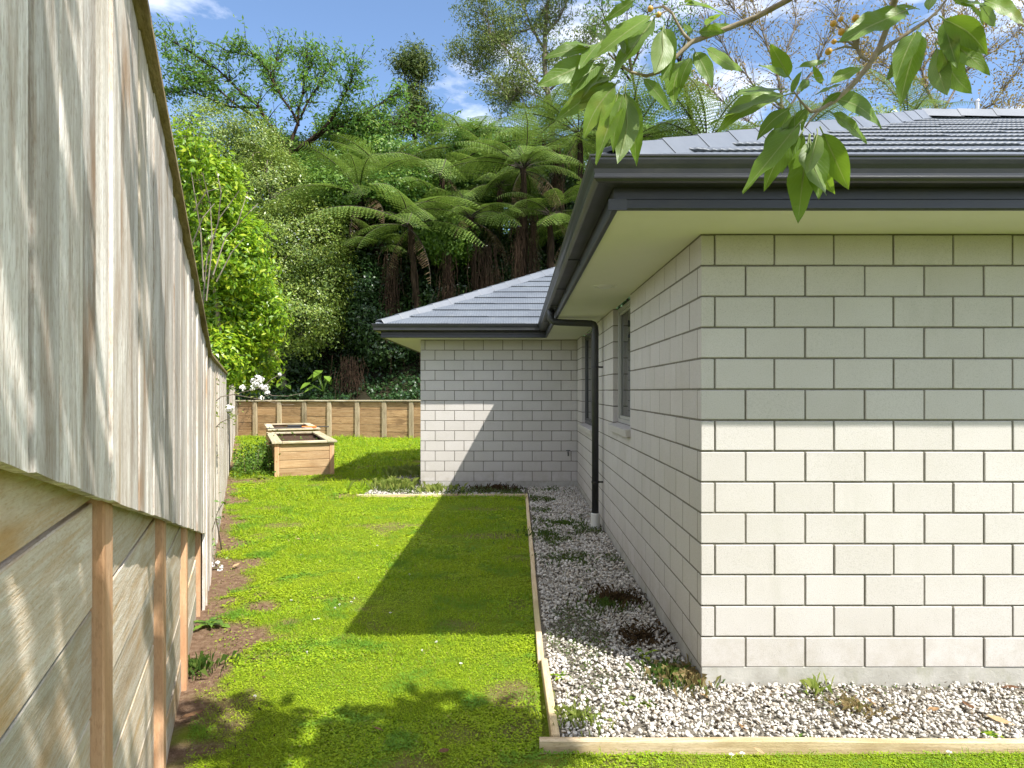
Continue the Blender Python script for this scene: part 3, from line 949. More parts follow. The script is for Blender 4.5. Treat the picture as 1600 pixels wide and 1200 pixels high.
# gravel bed and crushed white stone
k = Mat('gravel_bed', rough=1, spec=.1)
k.color(k.ramp(k.noise(k.pos(), 70, 4, .7), [(.3, (.05,.042,.03)), (.6, (.20,.18,.145)), (.8, (.34,.32,.28))])); M['gbed'] = k.m
b = MB()
b.add([(.17,3.12,.004),(6.4,3.09,.004),(6.4,3.76,.004),(.17,3.76,.004)], [(0,1,2,3)])
b.add([(.15,3.76,.004),(1.10,3.76,.004),(1.10,11.5,.004),(.15,11.5,.004)], [(0,1,2,3)])
b.add([(-2.5,10.50,.004),(.15,10.53,.004),(.15,11.5,.004),(-2.5,11.5,.004)], [(0,1,2,3)])
b.add([(-2.5,11.5,.004),(-1.6,11.5,.004),(-1.6,15.5,.004),(-2.2,15.5,.004)], [(0,1,2,3)])
tag(b.build('gravel_bed', M['gbed']), kind='structure')
k = Mat('crushed_white_stone', rough=.8, spec=.3)
c = k.ramp(k.island(), [(0, (.24,.22,.19)), (.12, (.42,.39,.34)), (.32, (.55,.52,.465)), (.7, (.67,.645,.595)), (.86, (.50,.44,.35)), (1, (.28,.245,.20))])
k.color(k.mix(k.ramp(k.noise(k.pos(), 90, 4, .65), [(.4, 0.0), (.7, .4)]), c, (.38,.35,.30)))
k.bump(k.noise(k.pos(), 160, 3, .6), .4, .003); M['gravel'] = k.m
t = (1+5**.5)/2
ICO = np.array([(-1,t,0),(1,t,0),(-1,-t,0),(1,-t,0),(0,-1,t),(0,1,t),(0,-1,-t),(0,1,-t),(t,0,-1),(t,0,1),(-t,0,-1),(-t,0,1)], float)/math.hypot(1, t)
ICF = np.array([(0,11,5),(0,5,1),(0,1,7),(0,7,10),(0,10,11),(1,5,9),(5,11,4),(11,10,2),(10,7,6),(7,1,8),(3,9,4),(3,4,2),(3,2,6),(3,6,8),(3,8,9),(4,9,5),(2,4,11),(6,2,10),(8,6,7),(9,8,1)])
def rand_rot(n):
    q = rng.normal(size=(n, 4)); q /= np.linalg.norm(q, axis=1, keepdims=True); w, x, y, z = q.T
    return np.stack([np.stack([1-2*(y*y+z*z), 2*(x*y-z*w), 2*(x*z+y*w)], -1), np.stack([2*(x*y+z*w), 1-2*(x*x+z*z), 2*(y*z-x*w)], -1), np.stack([2*(x*z-y*w), 2*(y*z+x*w), 1-2*(x*x+y*y)], -1)], 1)
def stones(areas):
    C, Sz = [], []
    for x0, x1, y0, y1, dens, s0, s1 in areas:
        n = int((x1-x0)*(y1-y0)*dens)
        x, y = rng.uniform(x0, x1, n), rng.uniform(y0, y1, n)
        sz = s0+(s1-s0)*rng.beta(1.6, 3.2, n)
        # thinner where weeds and litter have taken over
        keep = (vnoise(x*2.3, y*2.3, 41, 3) < .60) | (rng.random(n) < .42)
        x, y, sz = x[keep], y[keep], sz[keep]
        z = .004 + rng.uniform(.0, .028, len(x)) + (vnoise(x*2, y*2, 43, 3)-.5)*.03
        C.append(np.stack([x, y, np.maximum(z, .006)], 1)); Sz.append(sz)
    C, Sz = np.concatenate(C), np.concatenate(Sz); n = len(C)
    V = ICO[None]*rng.uniform(.55, 1.3, (n, 12, 1))
    V = V*np.stack([rng.uniform(.7, 1.35, n), rng.uniform(.65, 1.1, n), rng.uniform(.45, .85, n)], 1)[:, None, :]
    V = np.einsum('nij,nkj->nki', rand_rot(n), V)*(Sz*.5)[:, None, None]
    V[:, :, 2] *= .8
    V += C[:, None, :]
    F = ICF[None]+(np.arange(n)*12)[:, None, None]
    return np_mesh('gravel', V.reshape(-1, 3), F.reshape(-1, 3), M['gravel'])
gv = link('gravel', stones([(.215, 4.6, 3.14, 3.72, 3400, .012, .044), (.19, 1.035, 3.72, 6.2, 3200, .013, .044), (.19, 1.035, 6.2, 11.38, 1900, .02, .05), (-2.45, .13, 10.56, 11.38, 1300, .02, .05), (-2.3, -1.7, 11.4, 14.0, 420, .02, .05)]))
tag(gv, kind='stuff')

# lawn of clover, moss and fine grass
k = Mat('lawn_leaf', rough=.6, spec=.25)
c = k.ramp(k.island(), [(0, (.34,.27,.12)), (.045, (.26,.24,.08)), (.06, (.10,.205,.016)), (.35, (.21,.345,.014)), (.7, (.30,.43,.016)), (1, (.37,.48,.022))])
yl = k.ramp(k.noise(k.pos(), 1.1, 4, .6), [(.40, 0.0), (.62, .62)])
c = k.mix(yl, c, (.34,.42,.012))
dk = k.ramp(k.noise(k.pos(), 2.6, 3, .6), [(.52, 0.0), (.64, .85)])
c = k.mix(dk, c, (.11,.25,.025))
k.color(c); k.translucent(k.mix(.5, c, (.42,.58,.014)), .35); M['lawn_leaf'] = k.m
def lawn_points(y0, y1, dens):
    xl = fence_x(y1)
    xr = 3.6 if y0 < 3.05 else .125
    n = int((xr-xl)*(y1-y0)*dens)
    x, y = rng.uniform(xl, xr, n), rng.uniform(y0, y1, n)
    keep = (x > fence_x(y)+.02) & ((x < .125) | (y < 3.06))
    keep &= ~((y > 10.48) & (x > -2.5) & (y < 16))
    rel = np.stack([x+4.72, y-12.8], 1); cx, sx = math.cos(FROT-R(90)), math.sin(FROT-R(90))
    lx, ly = rel[:, 0]*cx+rel[:, 1]*sx, -rel[:, 0]*sx+rel[:, 1]*cx
    keep &= ~((lx > 0) & (lx < 1.13) & (ly > 0) & (ly < 7.5))
    keep &= rng.random(n) > soilness(x, y)*.97
    return x[keep], y[keep]
VV, n_tot = [], 0
for y0, y1, dens, sz in ((2.3, 3.06, 23000, .0050), (3.06, 4.0, 26000, .0050), (4.0, 5.2, 17500, .0060), (5.2, 7.0, 10500, .0074), (7.0, 10.0, 4400, .010), (10.0, 14.0, 2200, .014), (14.0, 24.0, 700, .024)):
    x, y = lawn_points(y0, y1, dens); n = len(x)
    clump = vnoise(x*3.3, y*3.3, 61, 3)
    tuft = vnoise(x*16, y*16, 64, 2)
    big = vnoise(x*1.9, y*1.9, 66, 3) > .56
    s_ = sz*.88*rng.uniform(.55, 1.35, n)*np.where(big, 1.45, .95)
    z = lawn_z(x, y) + .002 + rng.random(n)**1.4*sz*2.0*(.25+1.1*clump)*(.4+tuft)
    az = rng.uniform(0, 2*np.pi, n); tilt = rng.normal(0, .27, n)
    ax = np.stack([np.cos(az)*np.cos(tilt), np.sin(az)*np.cos(tilt), np.sin(tilt)], 1)
    roll = rng.normal(0, .27, n)
    side = np.stack([-np.sin(az)*np.cos(roll), np.cos(az)*np.cos(roll), np.sin(roll)], 1)
    c0 = np.stack([x, y, z], 1)
    q = np.stack([c0-ax*s_[:, None], c0-side*s_[:, None]*.75+ax*s_[:, None]*.15, c0+ax*s_[:, None], c0+side*s_[:, None]*.75+ax*s_[:, None]*.15], 1)
    VV.append(q.reshape(-1, 3))
    # upright blades among the clover
    x, y = lawn_points(y0, y1, dens*.20); n = len(x)
    keep = vnoise(x*2.1, y*2.1, 71, 3)+rng.normal(0, .08, n) > .50
    x, y = x[keep], y[keep]; n = len(x)
    hgt = sz*rng.uniform(3.0, 7.0, n); az = rng.uniform(0, 2*np.pi, n); ln = rng.uniform(.1, .8, n)
    w = sz*.20
    dx, dy = np.cos(az), np.sin(az); z = lawn_z(x, y)
    bq = np.stack([np.stack([x-dy*w, y+dx*w, z], 1), np.stack([x+dy*w, y-dx*w, z], 1),
                   np.stack([x+dx*ln*hgt*.5+dy*w*.7, y+dy*ln*hgt*.5-dx*w*.7, z+hgt*.7], 1), np.stack([x+dx*ln*hgt, y+dy*ln*hgt, z+hgt], 1)], 1)
    VV.append(bq.reshape(-1, 3))
V = np.concatenate(VV); n = len(V)//4
tag(link('grass', np_mesh('grass', V, np.arange(n*4).reshape(-1, 4), M['lawn_leaf'])), kind='stuff')

# ------------------------------------------------------------------ vegetation helpers
def leaf_cloud(centres, size, up=.3, droop=0.0, aspect=.42, out=None, fold=.18):
    """Leaf-sized quads at the given centres; OUT biases the way they face."""
    n = len(centres)
    nrm = rng.normal(size=(n, 3)); nrm[:, 2] += up*3
    if out is not None: nrm += out*2.0
    nrm /= np.linalg.norm(nrm, axis=1, keepdims=True)
    a = rng.normal(size=(n, 3)); a[:, 2] -= droop
    a -= nrm*np.sum(a*nrm, 1, keepdims=True); a /= np.linalg.norm(a, axis=1, keepdims=True)
    b_ = np.cross(nrm, a)
    s = (size*rng.uniform(.6, 1.3, n))[:, None]
    q = np.stack([centres-a*s, centres-b_*s*aspect+nrm*s*fold, centres+a*s, centres+b_*s*aspect+nrm*s*fold], 1)
    return q.reshape(-1, 3)
def clumps(blobs, n_clump, per, spread, shell=.55):
    """Leaf positions in clumps spread through ellipsoids (x,y,z,rx,ry,rz); also the outward directions."""
    vol = np.array([b[3]*b[4]*b[5] for b in blobs])**.8; vol /= vol.sum()
    C, O = [], []
    for b_, f in zip(blobs, vol):
        m = max(3, int(n_clump*f))
        d = rng.normal(size=(m, 3)); d /= np.linalg.norm(d, axis=1, keepdims=True)
        r = shell+(1-shell)*rng.random(m)**.6
        r *= .86+.35*(vnoise(np.arctan2(d[:, 1], d[:, 0])*2.2+b_[0], d[:, 2]*3+b_[2], 17, 3))
        p = np.array(b_[:3])+d*r[:, None]*np.array(b_[3:6])
        k_ = rng.poisson(per, m)+1
        C.append(np.repeat(p, k_, 0)); O.append(np.repeat(d, k_, 0))
    C, O = np.concatenate(C), np.concatenate(O)
    off = rng.normal(size=C.shape)*spread; off[:, 2] *= .6
    return C+off, O
def quads(name, V, mat, parent=None, loc=None):
    n = len(V)//4
    return link(name, np_mesh(name, V, np.arange(n*4).reshape(-1, 4), mat), parent, loc)

def limb(b, p0, p1, r0, r1, sag=.0, n=5, wob=.06, rn=random):
    p0, p1 = Vector(p0), Vector(p1); L = (p1-p0).length
    pts, rad = [], []
    for i in range(n+1):
        t = i/n
        p = p0.lerp(p1, t) + Vector((rn.uniform(-1, 1), rn.uniform(-1, 1), rn.uniform(-1, 1)))*wob*L*math.sin(math.pi*t)*.6
        p.z += sag*L*math.sin(math.pi*t)
        pts.append(p); rad.append(r0+(r1-r0)*t)
    b.tube(pts, rad, 6 if r0 < .06 else 8)
    return pts

def blob_tree(name, label, base, blobs, leaf, n_clump, per, spread, mat, bark, r0, up=.3, droop=0., group=None, aspect=.42, shell=.55, twigs=0, cat='tree'):
    base = Vector(base); rn = random.Random(int(abs(base.x*1000))+7)
    root = empty(name, base); tag(root, label, cat, group)
    b = MB(); fork = None
    zlow = min(q[2]-q[5]*.5 for q in blobs)
    cen = Vector((sum(q[0] for q in blobs)/len(blobs), sum(q[1] for q in blobs)/len(blobs), max(zlow, base.z+.5)))
    tr = limb(b, (0, 0, -.3), cen-base, r0, r0*.7, rn=rn, wob=.05)
    for q in blobs:
        tip = Vector(q[:3])-base
        m = limb(b, tr[-1], tip, r0*.55, r0*.16, sag=.06, rn=rn)
        for _ in range(5):
            d = Vector((rn.gauss(0, 1), rn.gauss(0, 1), rn.gauss(.3, .8))).normalized()
            e = tip + Vector((d.x*q[3], d.y*q[4], d.z*q[5]))*.85
            limb(b, m[rn.randint(2, 5)], e, r0*.2, r0*.05, sag=.04, rn=rn)
            for __ in range(twigs):
                d2 = (d+Vector((rn.gauss(0, .5), rn.gauss(0, .5), rn.gauss(0, .5)))).normalized()
                limb(b, tip.lerp(e, rn.uniform(.4, .9)), tip+Vector((d2.x*q[3], d2.y*q[4], d2.z*q[5])), r0*.07, r0*.03, rn=rn, n=3)
    b.build('trunk', bark, root, smooth=True)
    C, O = clumps(blobs, n_clump, per, spread, shell)
    C -= np.array(base)
    quads('crown', leaf_cloud(C, leaf, up, droop, aspect, O), mat, root)
    return root

# foliage materials
M['f_bright'] = leaf_mat('bright_shrub_leaf', [(.09,.20,.010), (.17,.31,.012), (.28,.42,.016), (.42,.47,.03)], (.30,.50,.03), .40, .35, .5)
M['f_olive'] = leaf_mat('olive_tree_leaf', [(.075,.13,.020), (.13,.205,.032), (.20,.275,.044), (.28,.325,.055)], (.25,.34,.05), .30, .40, .5)
M['f_mid'] = leaf_mat('woodland_leaf', [(.055,.125,.018), (.10,.19,.024), (.17,.28,.032)], (.16,.30,.04), .32, .45, .4)
M['f_cherry'] = leaf_mat('layered_tree_leaf', [(.050,.125,.022), (.08,.18,.028), (.13,.25,.036), (.22,.30,.04)], (.18,.36,.05), .38, .45, .4)
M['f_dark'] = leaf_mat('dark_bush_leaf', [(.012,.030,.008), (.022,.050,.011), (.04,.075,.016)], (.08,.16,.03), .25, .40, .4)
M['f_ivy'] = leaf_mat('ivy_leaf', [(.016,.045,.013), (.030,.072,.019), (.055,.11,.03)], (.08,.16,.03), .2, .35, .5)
M['f_kanuka'] = leaf_mat('wispy_tree_leaf', [(.09,.14,.03), (.15,.20,.045), (.24,.28,.07)], (.16,.22,.06), .30, .6, .3)
M['f_sparse'] = leaf_mat('autumn_leaf', [(.12,.11,.02), (.24,.17,.035), (.30,.19,.05), (.15,.17,.03)], (.4,.3,.06), .4, .6, .3)
M['f_conifer'] = leaf_mat('conifer_leaf', [(.030,.060,.014), (.065,.10,.018), (.13,.16,.028)], (.12,.18,.03), .25, .55, .3)
M['frond'] = leaf_mat('fern_frond', [(.07,.13,.025), (.125,.20,.035), (.23,.315,.06)], (.26,.38,.06), .26, .45, .35, big=.4)
M['frond_dead'] = leaf_mat('dead_fern_frond', [(.13,.085,.045), (.20,.135,.075), (.27,.20,.12)], (.3,.2,.1), .3, .8, .1)
M['stalk'] = Mat('fern_stalk', (.035,.025,.015), .8).m

# ------------------------------------------------------------------ bank behind the end wall
def bank_z(x, y):
    yl = 25.0 - (x+10.62)*.236
    d = np.maximum(y-yl-.1, 0)
    return 1.25 + 3.4*sstep(.3, 6.0, d) + 4.5*sstep(5, 16, d) + .10*d + (vnoise(x*.5, y*.5, 81, 4)-.5)*1.2*sstep(.2, 3, d)
xs = np.arange(-45, 45.1, .6); ds = np.concatenate([np.arange(.06, 8, .35), np.arange(8, 60, 2.0)])
X, D = np.meshgrid(xs, ds, indexing='ij'); Y = 25.0-(X+10.62)*.236+D
Zb = bank_z(X, Y); n_, m_ = X.shape
i, j = np.meshgrid(np.arange(n_-1), np.arange(m_-1), indexing='ij'); q = (i*m_+j).ravel()
k = Mat('bank_soil', rough=1, spec=.1); k.color(k.ramp(k.noise(k.pos(), 3, 5, .7), [(.3, (.010,.010,.006)), (.7, (.035,.03,.016))])); M['bank'] = k.m
tag(link('hillside', np_mesh('hillside', np.stack([X, Y, Zb], -1).reshape(-1, 3), np.stack([q, q+m_, q+m_+1, q+1], 1), M['bank'], True)), kind='structure')
# ivy and low cover on the bank
n = 42000
x = rng.uniform(-14, 7, n); d = rng.uniform(.08, 1, n)**1.3*9.5
y = 25.0-(x+10.62)*.236+d
keep = vnoise(x*1.2, y*1.2, 85, 3) > .30
x, y = x[keep], y[keep]
C = np.stack([x, y, bank_z(x, y)+rng.uniform(.02, .30, len(x))*(.3+vnoise(x*2, y*2, 88, 2))], 1)
tag(quads('ivy', leaf_cloud(C, np.full(len(C), .062), .25, .2, .8), M['f_ivy']), kind='stuff')

# ------------------------------------------------------------------ tree ferns
def frond_mesh(e0, e1, mat_name, pairs=24, wmax=.225, hang=.0, seed=1, sparse=0.0):
    """One frond of unit length: a bent stalk with leaflets of leaflets."""
    rn = random.Random(seed)
    pts = [Vector((0, 0, 0))]; n = 44
    for i in range(n):
        t = (i+.5)/n; e = R(e0+(e1-e0)*t**1.15)
        pts.append(pts[-1]+Vector((math.cos(e), 0, math.sin(e)))/n)
    st = MB(); st.tube([pts[i] for i in range(0, n+1, 4)], [.0085*(1-.85*i/n) for i in range(0, n+1, 4)], 4)
    V = []
    for i in range(pairs):
        t = .13+.86*i/pairs
        f = t*n; i0 = min(int(f), n-1); p = pts[i0].lerp(pts[i0+1], f-i0); tan = (pts[i0+1]-pts[i0]).normalized()
        L = wmax*min(1, (t-.06)/.28)**.7*(1-((t-.30)/.72)**2*.92 if t > .30 else 1)
        if L < .012: L = .012
        up = Vector((-tan.z, 0, tan.x))
        for sgn in (-1, 1):
            if rn.random() < sparse: continue
            l = L*rn.uniform(.9, 1.06)
            dirv = (Vector((0, sgn, 0))*.88+tan*rn.uniform(.36, .48)-up*(.16+hang)).normalized()
            m = max(3, int(7*l/wmax)+2)
            for q in range(m):
                u = (q+.35)/m
                c = p+dirv*l*u-up*(.20+hang)*l*u*u
                pl = l*.088*(1-u*.7)+.004
                wd = l/m*.50
                for s2 in (-1, 1):
                    o = (tan*s2*.93+dirv*.40-up*.12).normalized()
                    V += [c-dirv*wd, c+o*pl*.5-dirv*wd*.8, c+o*pl, c+dirv*wd+o*pl*.3]
            V += [p-tan*.0022, p+tan*.0022, p+dirv*l-up*(.20+hang)*l+tan*.001, p+dirv*l-up*(.20+hang)*l-tan*.001]
    v0 = len(st.v)
    Vall = np.array([tuple(x) for x in st.v]+[tuple(x) for x in V], np.float32)
    me = bpy.data.meshes.new('frond')
    faces = st.f+[tuple(range(v0+4*i_, v0+4*i_+4)) for i_ in range(len(V)//4)]
    me.from_pydata(Vall, [], faces)
    me.materials.append(M['stalk']); me.materials.append(M[mat_name])
    me.polygons.foreach_set('material_index', [0]*len(st.f)+[1]*(len(V)//4))
    me.update(); return me
FR = {'up': [frond_mesh(66, -12, 'frond', seed=1), frond_mesh(54, -30, 'frond', seed=2)],
      'out': [frond_mesh(30, -32, 'frond', seed=3), frond_mesh(20, -40, 'frond', seed=4, hang=.06)],
      'down': [frond_mesh(10, -52, 'frond', seed=5, hang=.1), frond_mesh(2, -62, 'frond', seed=6, hang=.1), frond_mesh(14, -38, 'frond', seed=9, hang=.08, wmax=.23)],
      'dead': [frond_mesh(-15, -95, 'frond_dead', seed=7, hang=.35, sparse=.1, wmax=.15), frond_mesh(-40, -96, 'frond_dead', seed=8, hang=.5, sparse=.2, wmax=.10)]}
def tree_fern(px, py, Y, L, n_up, n_out, n_down, n_dead, label, lean=(0, 0), seed=0, dead_trunk=True, group='tree ferns on the bank'):
    rn = random.Random(seed+100)
    c = P(px, py, Y)
    gz_ = float(bank_z(np.array(c.x+lean[0]), np.array(Y+lean[1])))
    base = Vector((c.x+lean[0], Y+lean[1], gz_))
    root = empty('tree_fern', base); tag(root, label, 'tree fern', group)
    top = c-base
    b = MB()
    pts, rad = [], []
    for i in range(13):
        t = i/12
        p = Vector((0, 0, -.3)).lerp(top-Vector((0, 0, .1)), t)+Vector((rn.uniform(-.04, .04), rn.uniform(-.04, .04), 0))
        pts.append(p); rad.append(.17-.06*t+rn.uniform(-.02, .02))
    b.tube(pts, rad, 9)
    for i in range(50):                     # stalk stubs and root fibre standing proud of the trunk
        t = rn.uniform(.05, .98); a = rn.uniform(0, 6.283); r_ = .16-.06*t
        p = pts[0].lerp(pts[-1], t)+Vector((math.cos(a), math.sin(a), 0))*r_
        b.tube([p, p+Vector((math.cos(a)*.05, math.sin(a)*.05, -rn.uniform(.2, .7)))], [.018, .008], 4)
    b.build('trunk', M['bark_dark'], root)
    k0 = rn.uniform(0, 6.283)
    L *= 1.06
    for kind, cnt, sc in (('up', n_up, 1.0), ('out', n_out, 1.05), ('down', n_down, .95), ('dead', n_dead, .72)):
        for i in range(cnt):
            a = k0+2*math.pi*(i+rn.uniform(-.3, .3))/max(cnt, 1)+{'up': 0, 'out': .4, 'down': .9, 'dead': 1.3}[kind]
            s = L*sc*rn.uniform(.68, 1.2)
            off = {'up': 0, 'out': -.06, 'down': -.14, 'dead': -.28}[kind]
            link('frond' if kind != 'dead' else 'dead_frond', rn.choice(FR[kind]), root, top+Vector((math.cos(a)*.08, math.sin(a)*.08, off)), (rn.uniform(-.45, .45), rn.uniform(-.30, .22), a), (s, s*rn.uniform(.9, 1.2), s))
    return root
tree_fern(562, 302, 26.6, 3.7, 4, 8, 7, 5, 'tree fern leaning over the olive tree with dead brown fronds hanging below it', (-.3, 1.6), 1)
tree_fern(640, 348, 24.9, 3.4, 1, 5, 5, 2, 'low tree fern with one long pale frond reaching toward the roof', (.4, 1.2), 2)
tree_fern(818, 258, 25.2, 3.1, 5, 9, 7, 4, 'tall bright tree fern above the brown root trunks, nearest the dark gutter', (.1, 1.0), 3)
tree_fern(735, 335, 25.6, 3.0, 1, 4, 6, 4, 'tree fern with fronds drooping in front of dark trunks above the wing roof', (.3, 1.0), 4)
tree_fern(905, 205, 27.0, 3.2, 4, 8, 5, 2, 'tree fern rising just beyond the corner of the dark gutter', (.2, 1.0), 5)
tree_fern(733, 232, 30.0, 3.0, 6, 1, 0, 2, 'half dead tree fern with bare upright stalks against the white cloud', (.1, .6), 6)
tree_fern(690, 270, 28.5, 3.5, 1, 10, 6, 2, 'tree fern with flat spreading fronds below the pointed conifer', (.0, .8), 7)
tree_fern(905, 350, 26.0, 2.8, 1, 6, 8, 2, 'low tree fern half covered by the side gutter', (.3, .8), 8)
tree_fern(985, 215, 27.0, 3.3, 4, 7, 2, 0, 'tree fern behind the long hanging leaves above the roof hip', (.2, .8), 9)
tree_fern(1105, 222, 26.0, 3.2, 5, 7, 2, 0, 'pale tree fern above the roof hip between the two leafy twigs', (.2, .8), 10)
tree_fern(1420, 190, 31.0, 3.6, 5, 6, 2, 0, 'tree fern showing over the roof ridge beside the flue', (.2, .8), 11)
tree_fern(1255, 205, 30.0, 3.0, 5, 6, 2, 0, 'tree fern behind the middle of the roof hip under the bare tree', (.2, .8), 12)
for i_, (px, py, Y, L, lab) in enumerate(((590, 385, 26.6, 2.6, 'tree fern in shade between the olive tree and the hanging roots'), (860, 330, 25.2, 2.4, 'tree fern close behind the side gutter at the top of the wing roof'),
                                       (690, 330, 27.2, 2.9, 'leafy tree fern behind the long pale frond'), (780, 285, 28.0, 3.0, 'tree fern behind the tall bright one with level fronds'), (600, 265, 28.4, 3.0, 'tree fern under the fresh leafed tree left of the conifer'), (850, 215, 29.5, 3.0, 'tree fern at the top of the bank beside the wispy tree trunk'))):
    tree_fern(px, py, Y, L, 2, 7, 6, 1, lab, (.1, .7), 40+i_)
lf = bpy.data.objects['tree_fern.001']
top_ = P(632, 335, 24.9)-lf.location
for az, s_, m_ in ((-35, 4.0, FR['out'][0]), (-20, 3.4, FR['out'][1]), (-62, 3.0, FR['down'][2])):
    link('frond', m_, lf, top_, (0, .12, R(az)), (s_, s_*1.15, s_))
# hanging root curtains below the ferns
k = Mat('hanging_root_fibre', rough=1, spec=.05); k.color(k.ramp(k.noise(k.map(k.pos(), (30, 30, 2)), 2, 4, .7), [(.3, (.020,.013,.009)), (.6, (.05,.032,.021)), (.8, (.11,.075,.05))])); M['root'] = k.m
for px, py0, py1, Y, w, lab in ((700, 400, 500, 25.0, .30, 'curtain of dark brown hanging roots above the wing roof hip'), (760, 385, 480, 24.9, .55, 'broad reddish curtain of hanging roots behind the wing roof'),
                                (810, 330, 440, 24.8, .22, 'narrow red brown hanging root bundle below the bright tree fern'), (832, 340, 450, 25.4, .18, 'thin hanging root bundle close to the side gutter'),
                                (548, 560, 612, 24.9, .45, 'brown dead frond skirt low on the ivy bank above the end wall'), (870, 235, 320, 25.6, .22, 'reddish dead frond bundle hanging beside the gutter corner'), (612, 400, 520, 25.6, .35, 'dark shaggy trunk among the ivy')):
    rn = random.Random(px)
    c = P(px, py0, Y); h = (py1-py0)/FPX*Y
    b = MB()
    for i in range(int(60+260*w)):
        x0, y0 = rn.gauss(0, w*.5), rn.gauss(0, .15); l = h*rn.uniform(.15, .7)*(1 if rn.random() < .8 else 1.5); z0 = h*rn.uniform(-.75, .12)
        x1, x2 = x0*1.1+rn.gauss(0, .06), x0*1.2+rn.gauss(0, .13)
        b.tube([(x0, y0, z0), (x1, y0+rn.gauss(0, .04), z0-l*.5), (x2, y0+rn.gauss(0, .09), z0-l)], [rn.uniform(.006, .016), rn.uniform(.006, .014), .004], 4)
    tag(b.build('root_curtain', M['root'], None, c), lab, 'roots')

# ------------------------------------------------------------------ trees and shrubs
def blob(px, py, Y, rx, rz, ry=None):
    c = P(px, py, Y); s = Y/FPX
    return (c.x, c.y, c.z, rx*s, (ry or rx)*s, rz*s)
bb = [blob(322, 300, 11.2, 46, 70), blob(360, 400, 11.6, 58, 66), blob(392, 490, 12.4, 50, 60), blob(350, 480, 12.0, 50, 70), blob(300, 235, 10.6, 22, 45), blob(395, 560, 13.0, 36, 48), blob(340, 560, 11.6, 40, 48), blob(345, 330, 12, 34, 70)]
blob_tree('leafy_shrub', 'bright yellow green shrub leaning over the fence top', (-5.75, 11.6, .5), bb, np.full(1, .058), 1750, 17, .11, M['f_bright'], M['bark_twig'], .07, up=.35, twigs=2, aspect=.36, cat='shrub')
bb = [blob(430, 300, 26, 55, 60), blob(470, 390, 25.6, 75, 80), blob(465, 490, 25.2, 72, 62), blob(395, 240, 27, 50, 55), blob(505, 440, 25.4, 40, 70), blob(420, 430, 25, 60, 90), blob(330, 220, 27, 55, 55)]
blob_tree('rounded_tree', 'rounded olive green tree behind the end wall beside the bright shrub', (-9.2, 26.2, 1.4), bb, np.full(1, .060), 2300, 38, .22, M['f_olive'], M['bark_grey'], .17, up=.3, twigs=2, aspect=.40)
bb = [blob(648, 84, 38, 14, 16), blob(640, 98, 38, 24, 14), blob(655, 112, 38, 20, 15), blob(625, 100, 38, 14, 8), blob(662, 96, 38, 12, 14), blob(648, 132, 38, 12, 14), blob(645, 152, 38, 17, 12), blob(658, 172, 38, 24, 16), blob(640, 190, 38, 26, 16), blob(676, 200, 38, 22, 14), blob(628, 200, 38, 20, 14)]
blob_tree('conifer', 'narrow dark conifer with two tufted tiers standing against the sky', (P(652, 200, 38).x, 38, 8), bb, np.full(1, .12), 420, 24, .36, M['f_conifer'], M['bark_dark'], .14, up=.1, aspect=.26, shell=.2)
# bare brown stems standing out of the bright shrub
b = MB(); rn_ = random.Random(8); sb_ = Vector((-5.75, 11.6, .5))
for pts in ([(318, 480), (325, 400), (345, 340), (372, 298)], [(322, 470), (332, 380), (330, 320), (318, 270)], [(335, 430), (352, 372), (392, 330), (404, 318)], [(340, 440), (362, 395), (382, 372)], [(318, 440), (312, 360), (305, 300), (296, 262)],
            [(326, 400), (340, 350), (344, 300), (338, 262)], [(352, 372), (372, 352), (386, 300)], [(300, 380), (318, 340), (335, 318)], [(305, 330), (322, 300), (350, 292)]):
    v = [P(x+rn_.uniform(-2, 2), y, 10.45+rn_.uniform(-.12, .25))-sb_ for x, y in pts]
    b = MB(); b.tube(v, [.012-.007*i/(len(v)-1) for i in range(len(v))], 5)
    b.build('bare_stem', M['bark_grey'], bpy.data.objects['leafy_shrub'])
